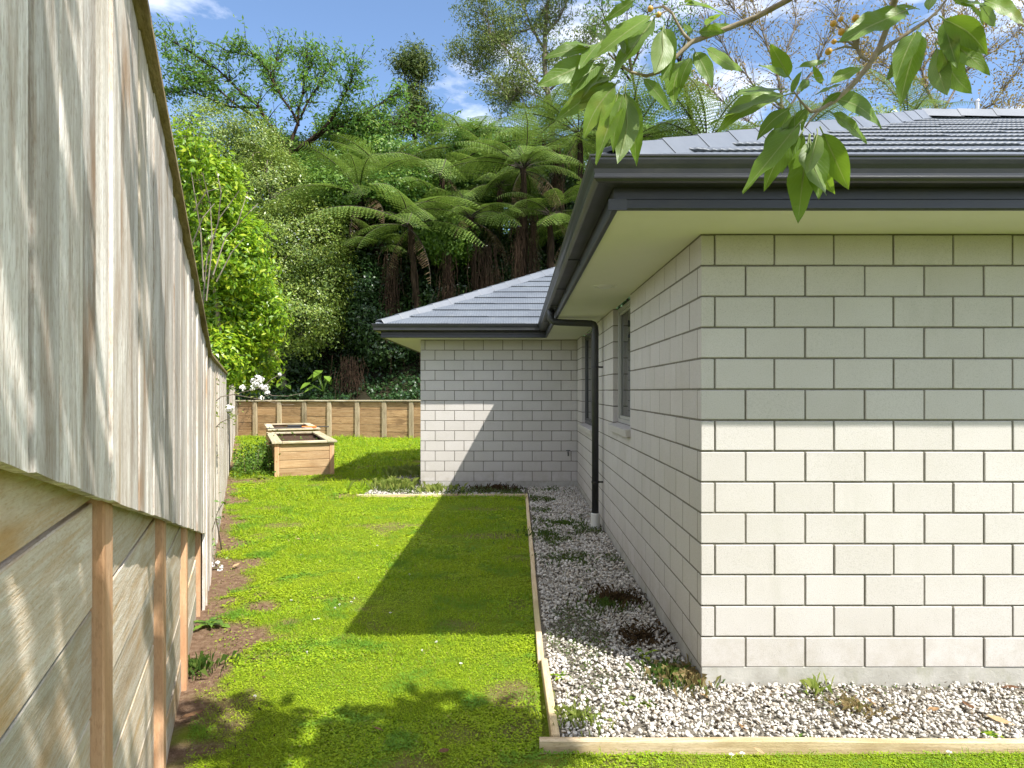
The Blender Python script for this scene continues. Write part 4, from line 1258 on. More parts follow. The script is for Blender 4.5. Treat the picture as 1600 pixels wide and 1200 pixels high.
# fill of woodland on the hill, each tree its own
for px, py, Y, w, h, mat, lab in ((420, 262, 33, 95, 60, 'f_mid', 'dark leafy tree under the layered boughs'), (560, 232, 32, 90, 60, 'f_cherry', 'leafy tree with fresh foliage between the layered tree and the conifer'),
                                  (660, 262, 33, 70, 50, 'f_mid', 'bushy tree in front of the conifer'), (800, 265, 34, 75, 55, 'f_mid', 'bushy tree behind the bright tree fern'), (960, 235, 34, 90, 55, 'f_mid', 'dark tree behind the twig over the roof hip'),
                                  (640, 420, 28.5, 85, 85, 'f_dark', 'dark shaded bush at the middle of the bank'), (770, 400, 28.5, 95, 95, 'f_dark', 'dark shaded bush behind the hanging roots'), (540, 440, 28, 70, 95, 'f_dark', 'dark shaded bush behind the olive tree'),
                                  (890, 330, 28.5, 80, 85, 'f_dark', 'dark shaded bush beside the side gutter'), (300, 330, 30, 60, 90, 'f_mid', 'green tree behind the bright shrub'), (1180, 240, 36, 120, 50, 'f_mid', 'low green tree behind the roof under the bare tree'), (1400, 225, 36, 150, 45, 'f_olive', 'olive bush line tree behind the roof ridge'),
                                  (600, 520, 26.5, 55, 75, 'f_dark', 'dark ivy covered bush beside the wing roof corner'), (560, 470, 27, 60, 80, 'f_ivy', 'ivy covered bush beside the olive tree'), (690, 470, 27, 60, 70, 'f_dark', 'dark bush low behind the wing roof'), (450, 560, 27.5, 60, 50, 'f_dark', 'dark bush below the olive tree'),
                                  (620, 310, 29, 75, 55, 'f_mid', 'green bush above the long pale fern frond'), (725, 310, 30, 60, 50, 'f_mid', 'green bush between the tree ferns'), (560, 285, 31, 70, 60, 'f_mid', 'leafy green bush behind the tree fern next to the olive tree'), (480, 300, 31, 60, 60, 'f_cherry', 'leafy bush at the foot of the layered tree'), (700, 385, 25.8, 45, 45, 'f_mid', 'green bush between the low ferns over the wing roof hip'), (640, 300, 27.4, 60, 40, 'f_cherry', 'fresh green bush among the fern crowns'), (770, 225, 30, 60, 40, 'f_cherry', 'fresh leafed bush under the white cloud'), (505, 300, 27.5, 50, 55, 'f_mid', 'green bush at the shoulder of the olive tree'),
                                  (860, 285, 31, 70, 60, 'f_mid', 'green bush behind the fern crowns by the gutter corner')):
    rn = random.Random(px)
    bl = [blob(px+rn.uniform(-.5, .5)*w, py+rn.uniform(-.45, .45)*h, Y+rn.uniform(-1, 1), w*rn.uniform(.4, .65), h*rn.uniform(.4, .65)) for _ in range(6)]
    c = P(px, py, Y)
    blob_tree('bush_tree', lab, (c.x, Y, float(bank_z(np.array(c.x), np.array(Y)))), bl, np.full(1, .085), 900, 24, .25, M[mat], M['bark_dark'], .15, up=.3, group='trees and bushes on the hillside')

def bough_tree(name, label, base, boughs, r0, leaf, mat, bark, per_twig, twig_n, twig_len, droop, up, seed, leaf_spread=.12, aspect=.36, twig_up=.2, tuft=.25):
    """Tree drawn by its boughs: each a polyline from the fork, with twigs and leaves along its outer part."""
    rn = random.Random(seed); base = Vector(base)
    root = empty(name, base); tag(root, label, 'tree')
    b = MB(); C = []
    for pts, r in boughs:
        pts = [Vector(p)-base for p in pts]
        rad = [r*.55*(1-.86*i/(len(pts)-1)) for i in range(len(pts))]
        fine = []
        for i in range(len(pts)-1):
            for t in (0, .33, .66): fine.append((pts[i].lerp(pts[i+1], t)+Vector((rn.gauss(0, .04), rn.gauss(0, .04), rn.gauss(0, .04)))*(twig_len*.7), rad[i]+(rad[i+1]-rad[i])*t))
        fine.append((pts[-1], rad[-1]))
        b.tube([f[0] for f in fine], [max(f[1], .012) for f in fine], 6)
        L = len(fine)
        for i in range(L//5, L):
            for _ in range(twig_n):
                dv = (fine[min(i+1, L-1)][0]-fine[max(i-1, 0)][0]).normalized()
                dv = (dv*.8+Vector((rn.gauss(0, .7), rn.gauss(0, .7), rn.gauss(twig_up, .45)))).normalized()
                l = twig_len*rn.uniform(.4, 1.1)
                p0 = fine[i][0]; p1 = p0+dv*l; pm = p0.lerp(p1, .5)+Vector((0, 0, .06*l))
                b.tube([p0, pm, p1], [max(.016, fine[i][1]*.35), .011, .006], 4, cap=False)
                m = rn.randint(int(per_twig*.5), int(per_twig*1.5))
                for _m in range(m):
                    t = rn.uniform(tuft, 1.05)
                    C.append(tuple(p0.lerp(p1, t)+Vector((rn.gauss(0, 1), rn.gauss(0, 1), rn.gauss(-.2, .8)))*leaf_spread))
    b.build('trunk', bark, root, smooth=True)
    quads('crown', leaf_cloud(np.array(C), np.full(1, leaf), up, droop, aspect), mat, root)
    return root
def Pl(lst, Y0, dY=0): return [P(x, y, Y0+dY*i) for i, (x, y) in enumerate(lst)]
Yc = 30.0
bo = [(Pl([(455, 330), (450, 235), (400, 165), (340, 110), (280, 72)], Yc, -.3), .22), (Pl([(450, 240), (390, 180), (320, 125), (258, 82)], Yc, .3), .15), (Pl([(450, 235), (470, 170), (480, 110), (478, 88)], Yc, .2), .16),
      (Pl([(470, 200), (430, 130), (400, 90), (360, 82)], Yc, -.4), .12), (Pl([(455, 240), (515, 190), (545, 140), (552, 112)], Yc, -.3), .16), (Pl([(480, 225), (540, 190), (590, 165), (620, 148)], Yc, .3), .13), (Pl([(400, 170), (340, 160), (290, 140), (262, 150)], Yc, .5), .10),
      (Pl([(470, 180), (500, 130), (515, 100)], Yc, .6), .10), (Pl([(515, 195), (570, 200), (640, 190), (690, 200)], Yc, .4), .12), (Pl([(350, 120), (320, 130), (280, 120)], Yc, .6), .08), (Pl([(430, 150), (420, 115), (440, 85)], Yc, .6), .08)]
bough_tree('layered_tree', 'tall tree with layered boughs spreading against the blue sky above the olive tree', P(458, 420, Yc), bo, .22, .105, M['f_cherry'], M['bark_dark'], 19, 7, 1.45, 1.0, .45, 21, .15)
Yk = 40.0
bo = [(Pl([(868, 330), (862, 180), (850, 60), (858, -40), (855, -110)], Yk), .42), (Pl([(858, 150), (820, 105), (775, 60), (755, 22)], Yk, -.4), .16), (Pl([(858, 165), (810, 170), (770, 120), (728, 98)], Yk, .5), .14), (Pl([(852, 80), (820, 20), (800, -30)], Yk, .5), .16),
      (Pl([(850, 60), (885, 10), (905, -40)], Yk, -.5), .17), (Pl([(860, 140), (900, 90), (940, 50)], Yk, .5), .14), (Pl([(862, 170), (905, 150), (935, 130)], Yk, -.5), .12), (Pl([(840, 40), (790, 60), (760, 75)], Yk, .8), .10), (Pl([(858, 160), (825, 145), (795, 150)], Yk, -.6), .10), (Pl([(850, 20), (870, -30), (900, -90)], Yk, .5), .15)]
bough_tree('wispy_tree', 'tall wispy evergreen tree with feathery tufts beside the hanging leaves', P(868, 420, Yk), bo, .42, .115, M['f_kanuka'], M['bark_grey'], 62, 8, 2.1, .3, .2, 22, .27, .26, .25, .70)
bo = [(Pl([(985, 260), (1000, 190), (985, 90), (975, -20)], 34), .20), (Pl([(1090, 230), (1075, 160), (1062, 100), (1080, 20)], 34), .24), (Pl([(985, 110), (1010, 40), (1020, -20)], 34, .4), .12), (Pl([(985, 130), (950, 60), (940, 0)], 34, -.4), .12), (Pl([(1062, 100), (1040, 50), (1050, 0)], 34, .4), .12)]
bough_tree('forked_tree', 'dark trunked tree with two stems behind the twig of long leaves', P(1030, 340, 34), bo, .22, .10, M['f_mid'], M['bark_dark'], 22, 4, 1.5, .3, .3, 23, .28, .36)
Yg = 33.0
bo = [(Pl([(1235, 330), (1228, 200), (1215, 120), (1190, 50), (1165, -20)], Yg), .20), (Pl([(1225, 170), (1165, 120), (1130, 70), (1105, 40)], Yg, .4), .10), (Pl([(1225, 180), (1270, 110), (1300, 50), (1320, -20)], Yg, -.3), .12), (Pl([(1230, 220), (1170, 190), (1120, 150), (1085, 140)], Yg, -.4), .09), (Pl([(1215, 120), (1240, 50), (1245, -20)], Yg, .5), .10),
      (Pl([(1190, 60), (1150, 20), (1120, -20)], Yg, .5), .07), (Pl([(1228, 200), (1290, 160), (1340, 120)], Yg, .5), .08)]
bough_tree('bare_tree', 'nearly bare tree with fine twigs and yellow buds over the roof hip', P(1235, 420, Yg), bo, .2, .07, M['f_sparse'], M['bark_grey'], 7, 11, 1.9, .2, .2, 24, .24, .5, .35)
bo = [(Pl([(1480, 330), (1470, 190), (1440, 110), (1400, 40), (1390, -20)], Yg+3), .22), (Pl([(1470, 180), (1510, 110), (1540, 40), (1550, -30)], Yg+3, .4), .12), (Pl([(1475, 210), (1550, 160), (1600, 100), (1640, 40)], Yg+3, -.3), .12), (Pl([(1470, 200), (1400, 150), (1350, 100), (1330, 50)], Yg+3, -.4), .10),
      (Pl([(1440, 110), (1470, 50), (1480, -20)], Yg+3, .5), .10), (Pl([(1510, 110), (1580, 60), (1620, 0)], Yg+3, .5), .08), (Pl([(1475, 220), (1540, 190), (1610, 170)], Yg+3, .5), .08), (Pl([(1450, 130), (1390, 110), (1360, 90)], Yg+3, .5), .07), (Pl([(1500, 140), (1520, 80), (1510, 30)], Yg+3, .5), .08)]
bough_tree('bare_tree', 'broad nearly bare tree with rusty leaf tips behind the roof ridge and flue', P(1480, 420, Yg+3), bo, .22, .08, M['f_sparse'], M['bark_grey'], 11, 11, 2.0, .2, .2, 25, .26, .5, .35)
# far hillside wood that reads as one mass
n = 26000
x = rng.uniform(-34, 34, n); y = rng.uniform(36, 52, n)
z = bank_z(x, y)+rng.random(n)**.8*(2.0+3.6*vnoise(x*.35, y*.35, 91, 3))
tag(quads('woodland', leaf_cloud(np.stack([x, y, z], 1), np.full(n, .22), .3, .2, .5), M['f_mid']), kind='stuff')
# broad leaved plant on the bank
def broad_plant(px, py, Y, h, label, seed):
    rn = random.Random(seed); c = P(px, py, Y)
    root = empty('broadleaf_plant', c); tag(root, label, 'plant', 'broad leaved plants on the bank')
    for i in range(9):
        a = rn.uniform(0, 6.283); e = rn.uniform(.3, 1.25); l = h*rn.uniform(.5, 1.0)
        tip = Vector((math.cos(a)*math.cos(e), math.sin(a)*math.cos(e), math.sin(e)))*l
        b = MB(); b.tube([(0, 0, 0), tip*.6+Vector((0, 0, .05)), tip], [.02, .015, .01], 5)
        d = Vector((math.cos(a), math.sin(a), -.7)).normalized(); sd = Vector((-math.sin(a), math.cos(a), 0)); L = h*rn.uniform(.34, .5)
        o = [tip-d*.1*L, tip+sd*.33*L-d*.12*L, tip+sd*.36*L+d*.2*L, tip+d*.95*L, tip-sd*.36*L+d*.2*L, tip-sd*.33*L-d*.12*L]
        mid = tip+d*.3*L-Vector((0, 0, .06*L))
        b.add(o+[mid], [(6, 0, 1), (6, 1, 2), (6, 2, 3), (6, 3, 4), (6, 4, 5), (6, 5, 0)])
        b.build('leaf', M['f_mid'], root)
broad_plant(505, 612, 25.1, 1.0, 'broad leaved plant with pale lit leaves at the foot of the bank', 3)
broad_plant(440, 610, 25.3, .65, 'shaded broad leaved plant nearest the flower branch at the foot of the bank', 4)
# weedy growth beside the first planter
n = 5200
x, y = rng.normal(-5.35, .30, n), rng.normal(14.2, .75, n)
keep = x > fence_x(y)+.1
x, y = x[keep], y[keep]
C = np.stack([x, y, np.abs(rng.normal(0, .24, len(x)))+.03], 1)
wr = empty('weedy_shrub', (-5.35, 14.2, 0)); tag(wr, 'low tangle of green weeds between fence and planter box', 'shrub')
quads('foliage', leaf_cloud(C-np.array([-5.35, 14.2, 0]), np.full(1, .032), .35, .1, .5), M['f_mid'], wr)
b = MB()
for i in range(30):
    p = (rng.normal(0, .2), rng.normal(0, .5), -.02); b.tube([p, (p[0]+rng.normal(0, .1), p[1]+rng.normal(0, .1), rng.uniform(.2, .55))], [.006, .003], 4)
b.build('stem', M['bark_twig'], wr)

# ------------------------------------------------------------------ the tree beside the camera, its leafy twigs hang into view
k = Mat('large_leaf', rough=.42, spec=.35)
uv = k.uv(); sep = k.n('SeparateXYZ'); k.l(uv, sep.inputs[0])
au = k.math('ABSOLUTE', k.math('SUBTRACT', sep.outputs[0], .5))
ph = k.math('SUBTRACT', k.math('MULTIPLY', sep.outputs[1], 13.0), k.math('MULTIPLY', au, 7.0))
vein = k.math('ABSOLUTE', k.math('SUBTRACT', k.math('FRACT', ph), .5))
veinm = k.ramp(vein, [(.0, 1.0), (.07, 0.0)])
midm = k.ramp(au, [(.018, 1.0), (.035, 0.0)])
c = k.ramp(k.orand(), [(0, (.09,.165,.017)), (.5, (.125,.22,.021)), (1, (.175,.275,.029))])
bl = k.ramp(k.noise(k.pos(), 16, 4, .6), [(.35, 0.0), (.7, .45)])
c = k.mix(bl, c, (.07,.12,.018))
yel = k.ramp(k.noise(k.pos(), 9, 3, .6), [(.63, 0.0), (.72, .5)])
c = k.mix(yel, c, (.24,.22,.04))
c = k.mix(k.math('MULTIPLY', veinm, .35), c, (.20,.27,.07))
c = k.mix(k.math('MULTIPLY', midm, .75), c, (.30,.34,.13))
geo = k.n('NewGeometry')
c = k.mix(k.math('MULTIPLY', geo.outputs['Backfacing'], .45), c, (.19,.235,.10))
k.color(c)
k.translucent(k.mix(.5, c, (.32,.50,.03)), .40)
k.bump(k.math('ADD', k.math('MULTIPLY', veinm, -.6), k.noise(k.pos(), 60, 3, .5)), .35, .003)
M['bigleaf'] = k.m
def big_leaf(seed):
    """Lance shaped leaf, 1 long, its blade bent and folded along the midrib; along local +X, face up +Z."""
    rn = random.Random(seed); n = 11; cols = (-1, -.55, 0, .55, 1)
    bend = rn.uniform(.04, .24); fold = rn.uniform(.06, .26); wav = rn.uniform(.008, .025); tw = rn.uniform(-.22, .22); side = rn.uniform(-.07, .07)
    V, UV = [], []
    for i in range(n+1):
        t = i/n
        w = .168*(math.sin(math.pi*min(1, t**.82*1.0))**.85)*(1-.25*t)*1.05
        if i in (0, n): w = .002
        x = .10+.90*t; zc = -bend*t*t; yc = side*math.sin(math.pi*t)
        for c in cols:
            y = w*c*(1-.12*fold)
            z = zc+abs(c)*w*fold+wav*math.sin(t*17+c*2+seed)*abs(c)
            a = tw*t; V.append((x, yc+y*math.cos(a)-0, z+y*math.sin(a))); UV.append((c*.5+.5, t))
    m = len(cols); F = [(i*m+j, (i+1)*m+j, (i+1)*m+j+1, i*m+j+1) for i in range(n) for j in range(m-1)]
    b0 = len(V)
    pet = MB(); pet.tube([(0, 0, .0), (.06, 0, .008), (.12, 0, .002), (.5, side, -bend*.19-.004), (.95, side*.2, -bend*.9-.002)], [.011, .009, .008, .005, .001], 5)
    V += pet.v; F += [tuple(i+b0 for i in f) for f in pet.f]; UV += [(.5, .5)]*len(pet.v)
    me = bpy.data.meshes.new('leaf'); me.from_pydata(V, [], F)
    ul = me.uv_layers.new(name='UVMap')
    for lp in me.loops: ul.data[lp.index].uv = UV[lp.vertex_index]
    me.polygons.foreach_set('use_smooth', [True]*len(me.polygons)); me.materials.append(M['bigleaf']); me.update()
    return me
BL = [big_leaf(i) for i in range(9)]
TB = Vector((2.9, -1.15, 0))
tree = empty('woolly_leaved_tree', TB)
tag(tree, 'large leaved tree beside the lawn whose leafy twigs hang before the roof', 'tree')
def Q(x, y, Y=1.45): return P(x*.5+800, y*.5, Y)-TB
fork = Vector((2.2, -.75, 3.1))-TB
tw = MB()
trunk = MB()
trunk.tube([(0, 0, -.3), (-.05, .04, .8), (-.22, .12, 1.8), fork], [.115, .10, .09, .075], 10)
crown_limbs = [((1.7, .35, 3.75), .045), ((.6, .5, 4.1), .045), ((1.2, -.4, 4.3), .045), ((.1, 0, 4.2), .04), ((2.0, -.2, 4.4), .045), ((.2, .9, 4.0), .035), ((1.3, .9, 3.9), .035), ((2.6, -1.9, 4.2), .045), ((1.2, -1.4, 4.2), .045)]
lrn = random.Random(4)
for e, r in crown_limbs: limb(trunk, fork, Vector(e)-TB, r, r*.3, sag=.08, rn=lrn)
def path_px(lst, radii, Y=1.45): trunk.tube([Q(*p) if len(p) == 3 else Q(p[0], p[1], Y) for p in lst], radii, 8)
hA = Vector((1.05, .95, 3.45))-TB; hB = Vector((1.25, 1.0, 3.5))-TB
limb(trunk, fork, hA, .045, .026, sag=.05, rn=lrn); limb(trunk, fork, hB, .045, .026, sag=.05, rn=lrn)
trunk.tube([hA, Q(960, -160, 1.25), Q(870, -4, 1.38), Q(760, 55, 1.42), Q(650, 98), Q(560, 132), Q(500, 190), Q(460, 225), Q(420, 238), Q(370, 225), Q(330, 196), Q(300, 165)], [0.0102, 0.0071, 0.0063, 0.0060, 0.0056, 0.0053, 0.0046, 0.0042, 0.0038, 0.0030, 0.0025, 0.0016], 8)
trunk.tube([Q(560, 132), Q(535, 105), Q(515, 70), Q(500, 40), Q(470, 15)], [0.0046, 0.0035, 0.0030, 0.0025, 0.0016], 7)
trunk.tube([Q(375, 228), Q(365, 180), Q(362, 150)], [0.0030, 0.0023, 0.0010], 6)
trunk.tube([hB, Q(1215, -170, 1.3), Q(1196, 0, 1.42), Q(1178, 70), Q(1150, 145), Q(1115, 205), Q(1065, 265), Q(1010, 315), Q(960, 345), Q(935, 350), Q(905, 320), Q(880, 285)], [0.0112, 0.0081, 0.0071, 0.0067, 0.0063, 0.0060, 0.0053, 0.0047, 0.0041, 0.0034, 0.0025, 0.0016], 8)
trunk.tube([Q(1135, 175), Q(1165, 150), Q(1215, 118), Q(1265, 85), Q(1300, 62), Q(1335, 30), Q(1360, -5), Q(1370, -50)], [0.0048, 0.0046, 0.0041, 0.0037, 0.0033, 0.0028, 0.0025, 0.0020], 8)
trunk.tube([Q(960, 345), Q(935, 370), Q(915, 400)], [0.0035, 0.0025, 0.0016], 6)
trunk.tube([Q(1300, 62), Q(1315, 95)], [0.0025, 0.0016], 6)
trunk.build('trunk', M['bark_twig'], tree, smooth=True)
leaves = [  # base px, tip px (columns from 800), relative width, sideways turn, depth of base and tip
 (250,150,108,156,1.0,.3),(275,182,80,262,1.0,.2),(455,42,236,134,1.05,.6),(322,232,134,366,1.05,.5),(332,250,224,426,1.0,-.3),(342,270,250,478,.85,.9),(358,262,322,522,1.05,.1),
 (280,128,206,200,.9,1.0),(474,80,440,244,1.15,-.2),(400,236,506,338,.95,.5),(392,-6,284,66,.9,.4),(522,16,684,12,.85,.9),(566,150,628,262,1.1,.1),(592,146,732,212,1.05,.3),(584,106,694,66,.9,.5),
 (556,168,496,292,1.1,-.3),(566,110,534,66,.8,.2),(356,165,350,105,1.1,.3),(322,180,270,72,.7,.5),(410,150,330,120,.8,.2),(488,165,470,240,.9,.5),(300,200,205,310,.7,.8),(600,80,660,35,.7,.6),
 (884,292,620,346,.85,.7),(862,284,660,368,.9,.3),(872,250,812,140,1.25,.2),(886,214,986,180,.9,.5),(985,268,1102,188,1.1,.2),(972,268,940,204,1.0,.4),(985,300,1188,374,1.15,.4),(985,345,1122,440,1.05,.5),
 (878,328,764,432,1.05,.3),(910,375,714,562,.95,.5),(912,405,794,582,1.05,.2),(930,420,882,678,.95,.2),(942,415,1006,612,1.05,-.2),(962,395,1056,600,1.1,.3),(886,350,822,476,.8,.9),(895,388,828,524,.9,-.6),
 (918,246,902,290,1.3,.2),(1036,282,962,342,1.0,.4),(870,300,905,215,.8,.5),(925,330,870,420,1.0,.2),(940,300,1040,250,.9,.7),
 (1256,100,1166,258,1.05,.3),(1284,92,1198,286,.95,.6),(1252,26,1028,112,.95,.6),(1334,48,1496,172,1.2,.2),(1322,100,1502,226,1.0,.5),(1326,128,1452,292,1.15,.1),(1462,-4,1610,54,1.1,.3),(1392,-2,1492,52,.9,.7),
 (1290,58,1224,84,.8,1.0),(1190,18,1276,22,.7,.6),(1345,60,1400,130,.9,.4),(1370,-10,1440,20,1.0,.3),(1300,40,1330,-40,1.0,.3)]
lr = random.Random(9)
more = []
for bx, by, tx, ty, wf, tn in leaves:
    if lr.random() < .72:
        a = lr.choice((-1, 1))*lr.uniform(.22, .6); f = lr.uniform(.6, 1.0); dx, dy = tx-bx, ty-by
        more.append((bx+lr.uniform(-12, 12), by+lr.uniform(-8, 8), bx+(dx*math.cos(a)-dy*math.sin(a))*f, by+(dx*math.sin(a)+dy*math.cos(a))*f, lr.uniform(.8, 1.15), lr.uniform(-.3, 1.0)))
for i, (bx, by, tx, ty, wf, tn) in enumerate(leaves+more):
    dep = 1.45+lr.uniform(-.05, .05)
    p0 = Q(bx, by, dep); p1 = Q(tx, ty, dep+lr.uniform(-.07, .05))
    d = p1-p0; L = d.length; d.normalize()
    view = (Vector((0, 0, EYE))-TB-p0).normalized()          # blades hang with one face roughly to the open lawn
    up = (view*(.75 if lr.random() < .8 else -.75)*(1 if tn >= 0 else -1)+Vector((lr.uniform(-.4, .4), lr.uniform(-.2, .2), abs(tn)+.15))).normalized()
    y_ = up.cross(d).normalized(); z_ = d.cross(y_)
    Mx = Matrix((d, y_*wf, z_)).transposed().to_4x4()
    Mx = Matrix.Translation(p0) @ Mx @ Matrix.Diagonal((L, L, L, 1))
    o = link('leaf', BL[i % len(BL)], tree); o.matrix_local = Mx
# berries on a forked stalk
k = Mat('orange_berry', (.50,.28,.03), .4); M['berry'] = k.m
st = MB(); st.tube([Q(1112, 190), Q(1090, 175), Q(1075, 140), Q(1070, 105)], [.004, .0035, .003, .0025], 5)
berr = [(1004, 74), (1074, 57), (1006, 130), (989, 161), (1030, 100), (628+400, 60)]
for x, y in berr: st.tube([Q(1080, 150), Q((x+1075)/2+8, (y+130)/2), Q(x, y)], [.003, .0022, .0018], 5)
st.build('berry_stalk', M['bark_twig'], tree); st = MB()
st.tube([Q(500, 40), Q(470, 20), Q(432, 28)], [.003, .0022, .0018], 5); st.tube([Q(490, 30), Q(460, 45)], [.002, .0018], 5)
st.build('berry_stalk', M['bark_twig'], tree)
sb = MB()
for i_ in range(7):
    a = math.pi*i_/6
    for j_ in range(10):
        q_ = 2*math.pi*j_/10; sb.v.append((math.sin(a)*math.cos(q_), math.sin(a)*math.sin(q_), math.cos(a)))
sb.f = [(i_*10+j_, (i_+1)*10+j_, (i_+1)*10+(j_+1) % 10, i_*10+(j_+1) % 10) for i_ in range(6) for j_ in range(10)]
bm_ = sb.mesh('berry', M['berry'], True)
for x, y in berr+[(432, 28), (458, 46)]:
    link('berry', bm_, tree, Q(x, y), None, [.0075*lr.uniform(.7, 1.1)]*3)
# the crown overhead, outside the picture: it throws the shade on lawn and fence
cl = []
spots = [(lr.uniform(-.1, 2.0), lr.uniform(-.9, 1.25), lr.uniform(3.75, 4.6)) for _ in range(84)] + [(lr.uniform(-.9, .6), lr.uniform(-.2, 1.3), lr.uniform(3.7, 4.5)) for _ in range(9)] + [(lr.uniform(.7, 2.35), lr.uniform(.05, 1.3), lr.uniform(3.75, 4.4)) for _ in range(75)] + [(lr.uniform(1.7, 2.35), lr.uniform(.75, 1.25), lr.uniform(3.8, 4.3)) for _ in range(22)]
V = []
for sx, sy, sz_ in spots:
    if (sy > 1.0 and sz_ < 3.9) or sy+.54*(sz_-4) > 1.42 or 2.33 < sy+.54*sz_ < 2.93: continue
    for _ in range(16):
        a = lr.uniform(0, 6.283); e = lr.uniform(-.9, .35); L = lr.uniform(.14, .27)
        d = Vector((math.cos(a)*math.cos(e), math.sin(a)*math.cos(e), math.sin(e))); s_ = Vector((-math.sin(a), math.cos(a), lr.uniform(-.4, .4)))
        p = Vector((sx, sy, sz_))-TB
        w = L*.19
        V += [tuple(p+d*.02), tuple(p+d*L*.5-s_*w), tuple(p+d*L), tuple(p+d*L*.5+s_*w)]
quads('crown', np.array(V), M['bigleaf'], tree)

# ------------------------------------------------------------------ flowering twigs by the fence
M['petal'] = Mat('white_petal', (.80,.78,.74), .6).m
M['f_young'] = leaf_mat('young_leaf', [(.12,.17,.03), (.20,.25,.05), (.28,.30,.08)], (.3,.4,.06), .4)
def flower_head(root, p, r, seed):
    rn = random.Random(seed); V = []
    for i in range(26):
        d = Vector((rn.gauss(0, 1), rn.gauss(0, 1), rn.gauss(0, 1))).normalized()
        c = p+d*r*rn.uniform(.6, 1.0); u = d.orthogonal().normalized(); v = d.cross(u); s = r*.38
        V += [tuple(c+(-u-v)*s*.7), tuple(c+(u-v)*s*.7+d*.2*s), tuple(c+(u+v)*s*.7), tuple(c+(v-u)*s*.7+d*.2*s)]
    quads('flower_head', np.array(V), M['petal'], root)
Yf = 7.0
fb = P(330, 845, Yf); fb = Vector((fence_x(Yf)+.07, Yf, 0))
fl = empty('flowering_shrub', fb); tag(fl, 'thin flowering shrub with round white flower clusters against the fence', 'shrub')
def F_(x, y, dY=0): return P(x, y, Yf+dY)-fb
b = MB()
b.tube([(0, 0, -.05), F_(329, 760), F_(330, 680), F_(331, 610), F_(333, 560)], [.008, .007, .006, .005, .003], 6)
b.tube([F_(328, 677), F_(345, 660), F_(368, 649), F_(374, 646)], [.006, .005, .004, .003], 5)
b.tube([F_(334, 630), F_(345, 620), F_(366, 616), F_(390, 610), F_(408, 606), F_(425, 592), F_(440, 584)], [.006, .005, .0045, .004, .0035, .003, .002], 5)
b.tube([F_(366, 617), F_(385, 620), F_(410, 625), F_(445, 633), F_(460, 632)], [.004, .0035, .003, .0025, .0015], 5)
b.tube([F_(405, 607), F_(425, 618), F_(450, 619), F_(474, 614)], [.0035, .003, .0025, .0015], 5)
b.tube([F_(326, 677), F_(330, 686), F_(333, 692)], [.005, .004, .002], 5); b.tube([F_(330, 706), F_(338, 713), F_(343, 716)], [.004, .003, .002], 5)
b.build('stem', M['bark_grey'], fl, smooth=True)
for i, (x, y, r) in enumerate([(403, 591, 6), (408, 593, 5), (397, 596, 5.5), (401, 600, 5), (394, 606, 5), (379, 606, 5), (407, 602, 4.5), (416, 605, 5), (411, 606, 4.5), (417, 614, 5), (409, 622, 4.5), (359, 638, 6.5), (356, 641, 4), (437, 585, 3)]):
    flower_head(fl, F_(x, y), r/FPX*Yf, i)
C = []
for x0, y0, n_, sp in ((332, 600, 22, 9), (333, 640, 18, 8), (330, 665, 10, 6), (362, 647, 22, 7), (400, 604, 26, 10), (372, 618, 8, 7), (340, 664, 6, 6), (330, 720, 8, 8)):
    for _ in range(n_): C.append(tuple(F_(x0+lr.gauss(0, sp), y0+lr.gauss(0, sp), lr.uniform(-.04, .04))))
quads('foliage', leaf_cloud(np.array(C), np.full(1, .022), .3, .1, .45), M['f_young'], fl)
# second low one further up the fence foot
Yf = 6.2; fb = Vector((fence_x(Yf)+.06, Yf, 0))
fl = empty('flowering_shrub', fb); tag(fl, 'small flowering seedling with few white blooms at the fence foot', 'shrub')
b = MB(); b.tube([(0, 0, -.02), F_(326, 850), F_(340, 800), F_(358, 770)], [.006, .005, .004, .002], 5); b.tube([(0, 0, .05), F_(335, 885)], [.005, .003], 5); b.build('stem', M['bark_grey'], fl)
for i, (x, y, r) in enumerate([(331, 883, 5), (340, 879, 4), (343, 891, 5), (346, 886, 3.5)]): flower_head(fl, F_(x, y), r/FPX*Yf, 40+i)
C = [tuple(F_(x0+lr.gauss(0, sp), y0+lr.gauss(0, sp), lr.uniform(-.04, .08))) for x0, y0, n_, sp in ((328, 840, 16, 8), (340, 805, 14, 8), (332, 880, 26, 11), (350, 780, 8, 7)) for _ in range(n_)]
quads('foliage', leaf_cloud(np.array(C), np.full(1, .022), .3, .1, .45), M['f_mid'], fl)
# withered silver frond hanging out of the shrub over the fence
c = P(392, 548, 12.6)
o = link('withered_frond', frond_mesh(25, -62, 'frond_dead', seed=17, hang=.35, sparse=.15, wmax=.13), None, c, (0, 0, R(-25)), (.85,)*3)
tag(o, 'withered silvery fern frond hanging out of the bright shrub', 'fern frond')

# ------------------------------------------------------------------ small things on lawn and gravel
def tuft(name, label, loc, n, h, w, spread, mat, seed, group, lie=.5):
    rn = random.Random(seed); V = []
    if group == GW and seed < 10: n, spread = int(n*2.2), spread*1.35
    for i in range(n):
        a = rn.uniform(0, 6.283); r = abs(rn.gauss(0, spread)); x, y = math.cos(a)*r, math.sin(a)*r
        b_ = rn.uniform(0, 6.283); hh = h*rn.uniform(.4, 1.1); le = rn.uniform(.1, lie)*hh*1.6
        dx, dy = math.cos(b_), math.sin(b_)
        V += [(x-dy*w, y+dx*w, 0), (x+dy*w, y-dx*w, 0), (x+dx*le*.4+dy*w*.7, y+dy*le*.4-dx*w*.7, hh*.75), (x+dx*le, y+dy*le, hh*rn.uniform(.55, 1))]
    o = empty(name, loc); tag(o, label, 'weed', group); quads('foliage', np.array(V), mat, o); return o
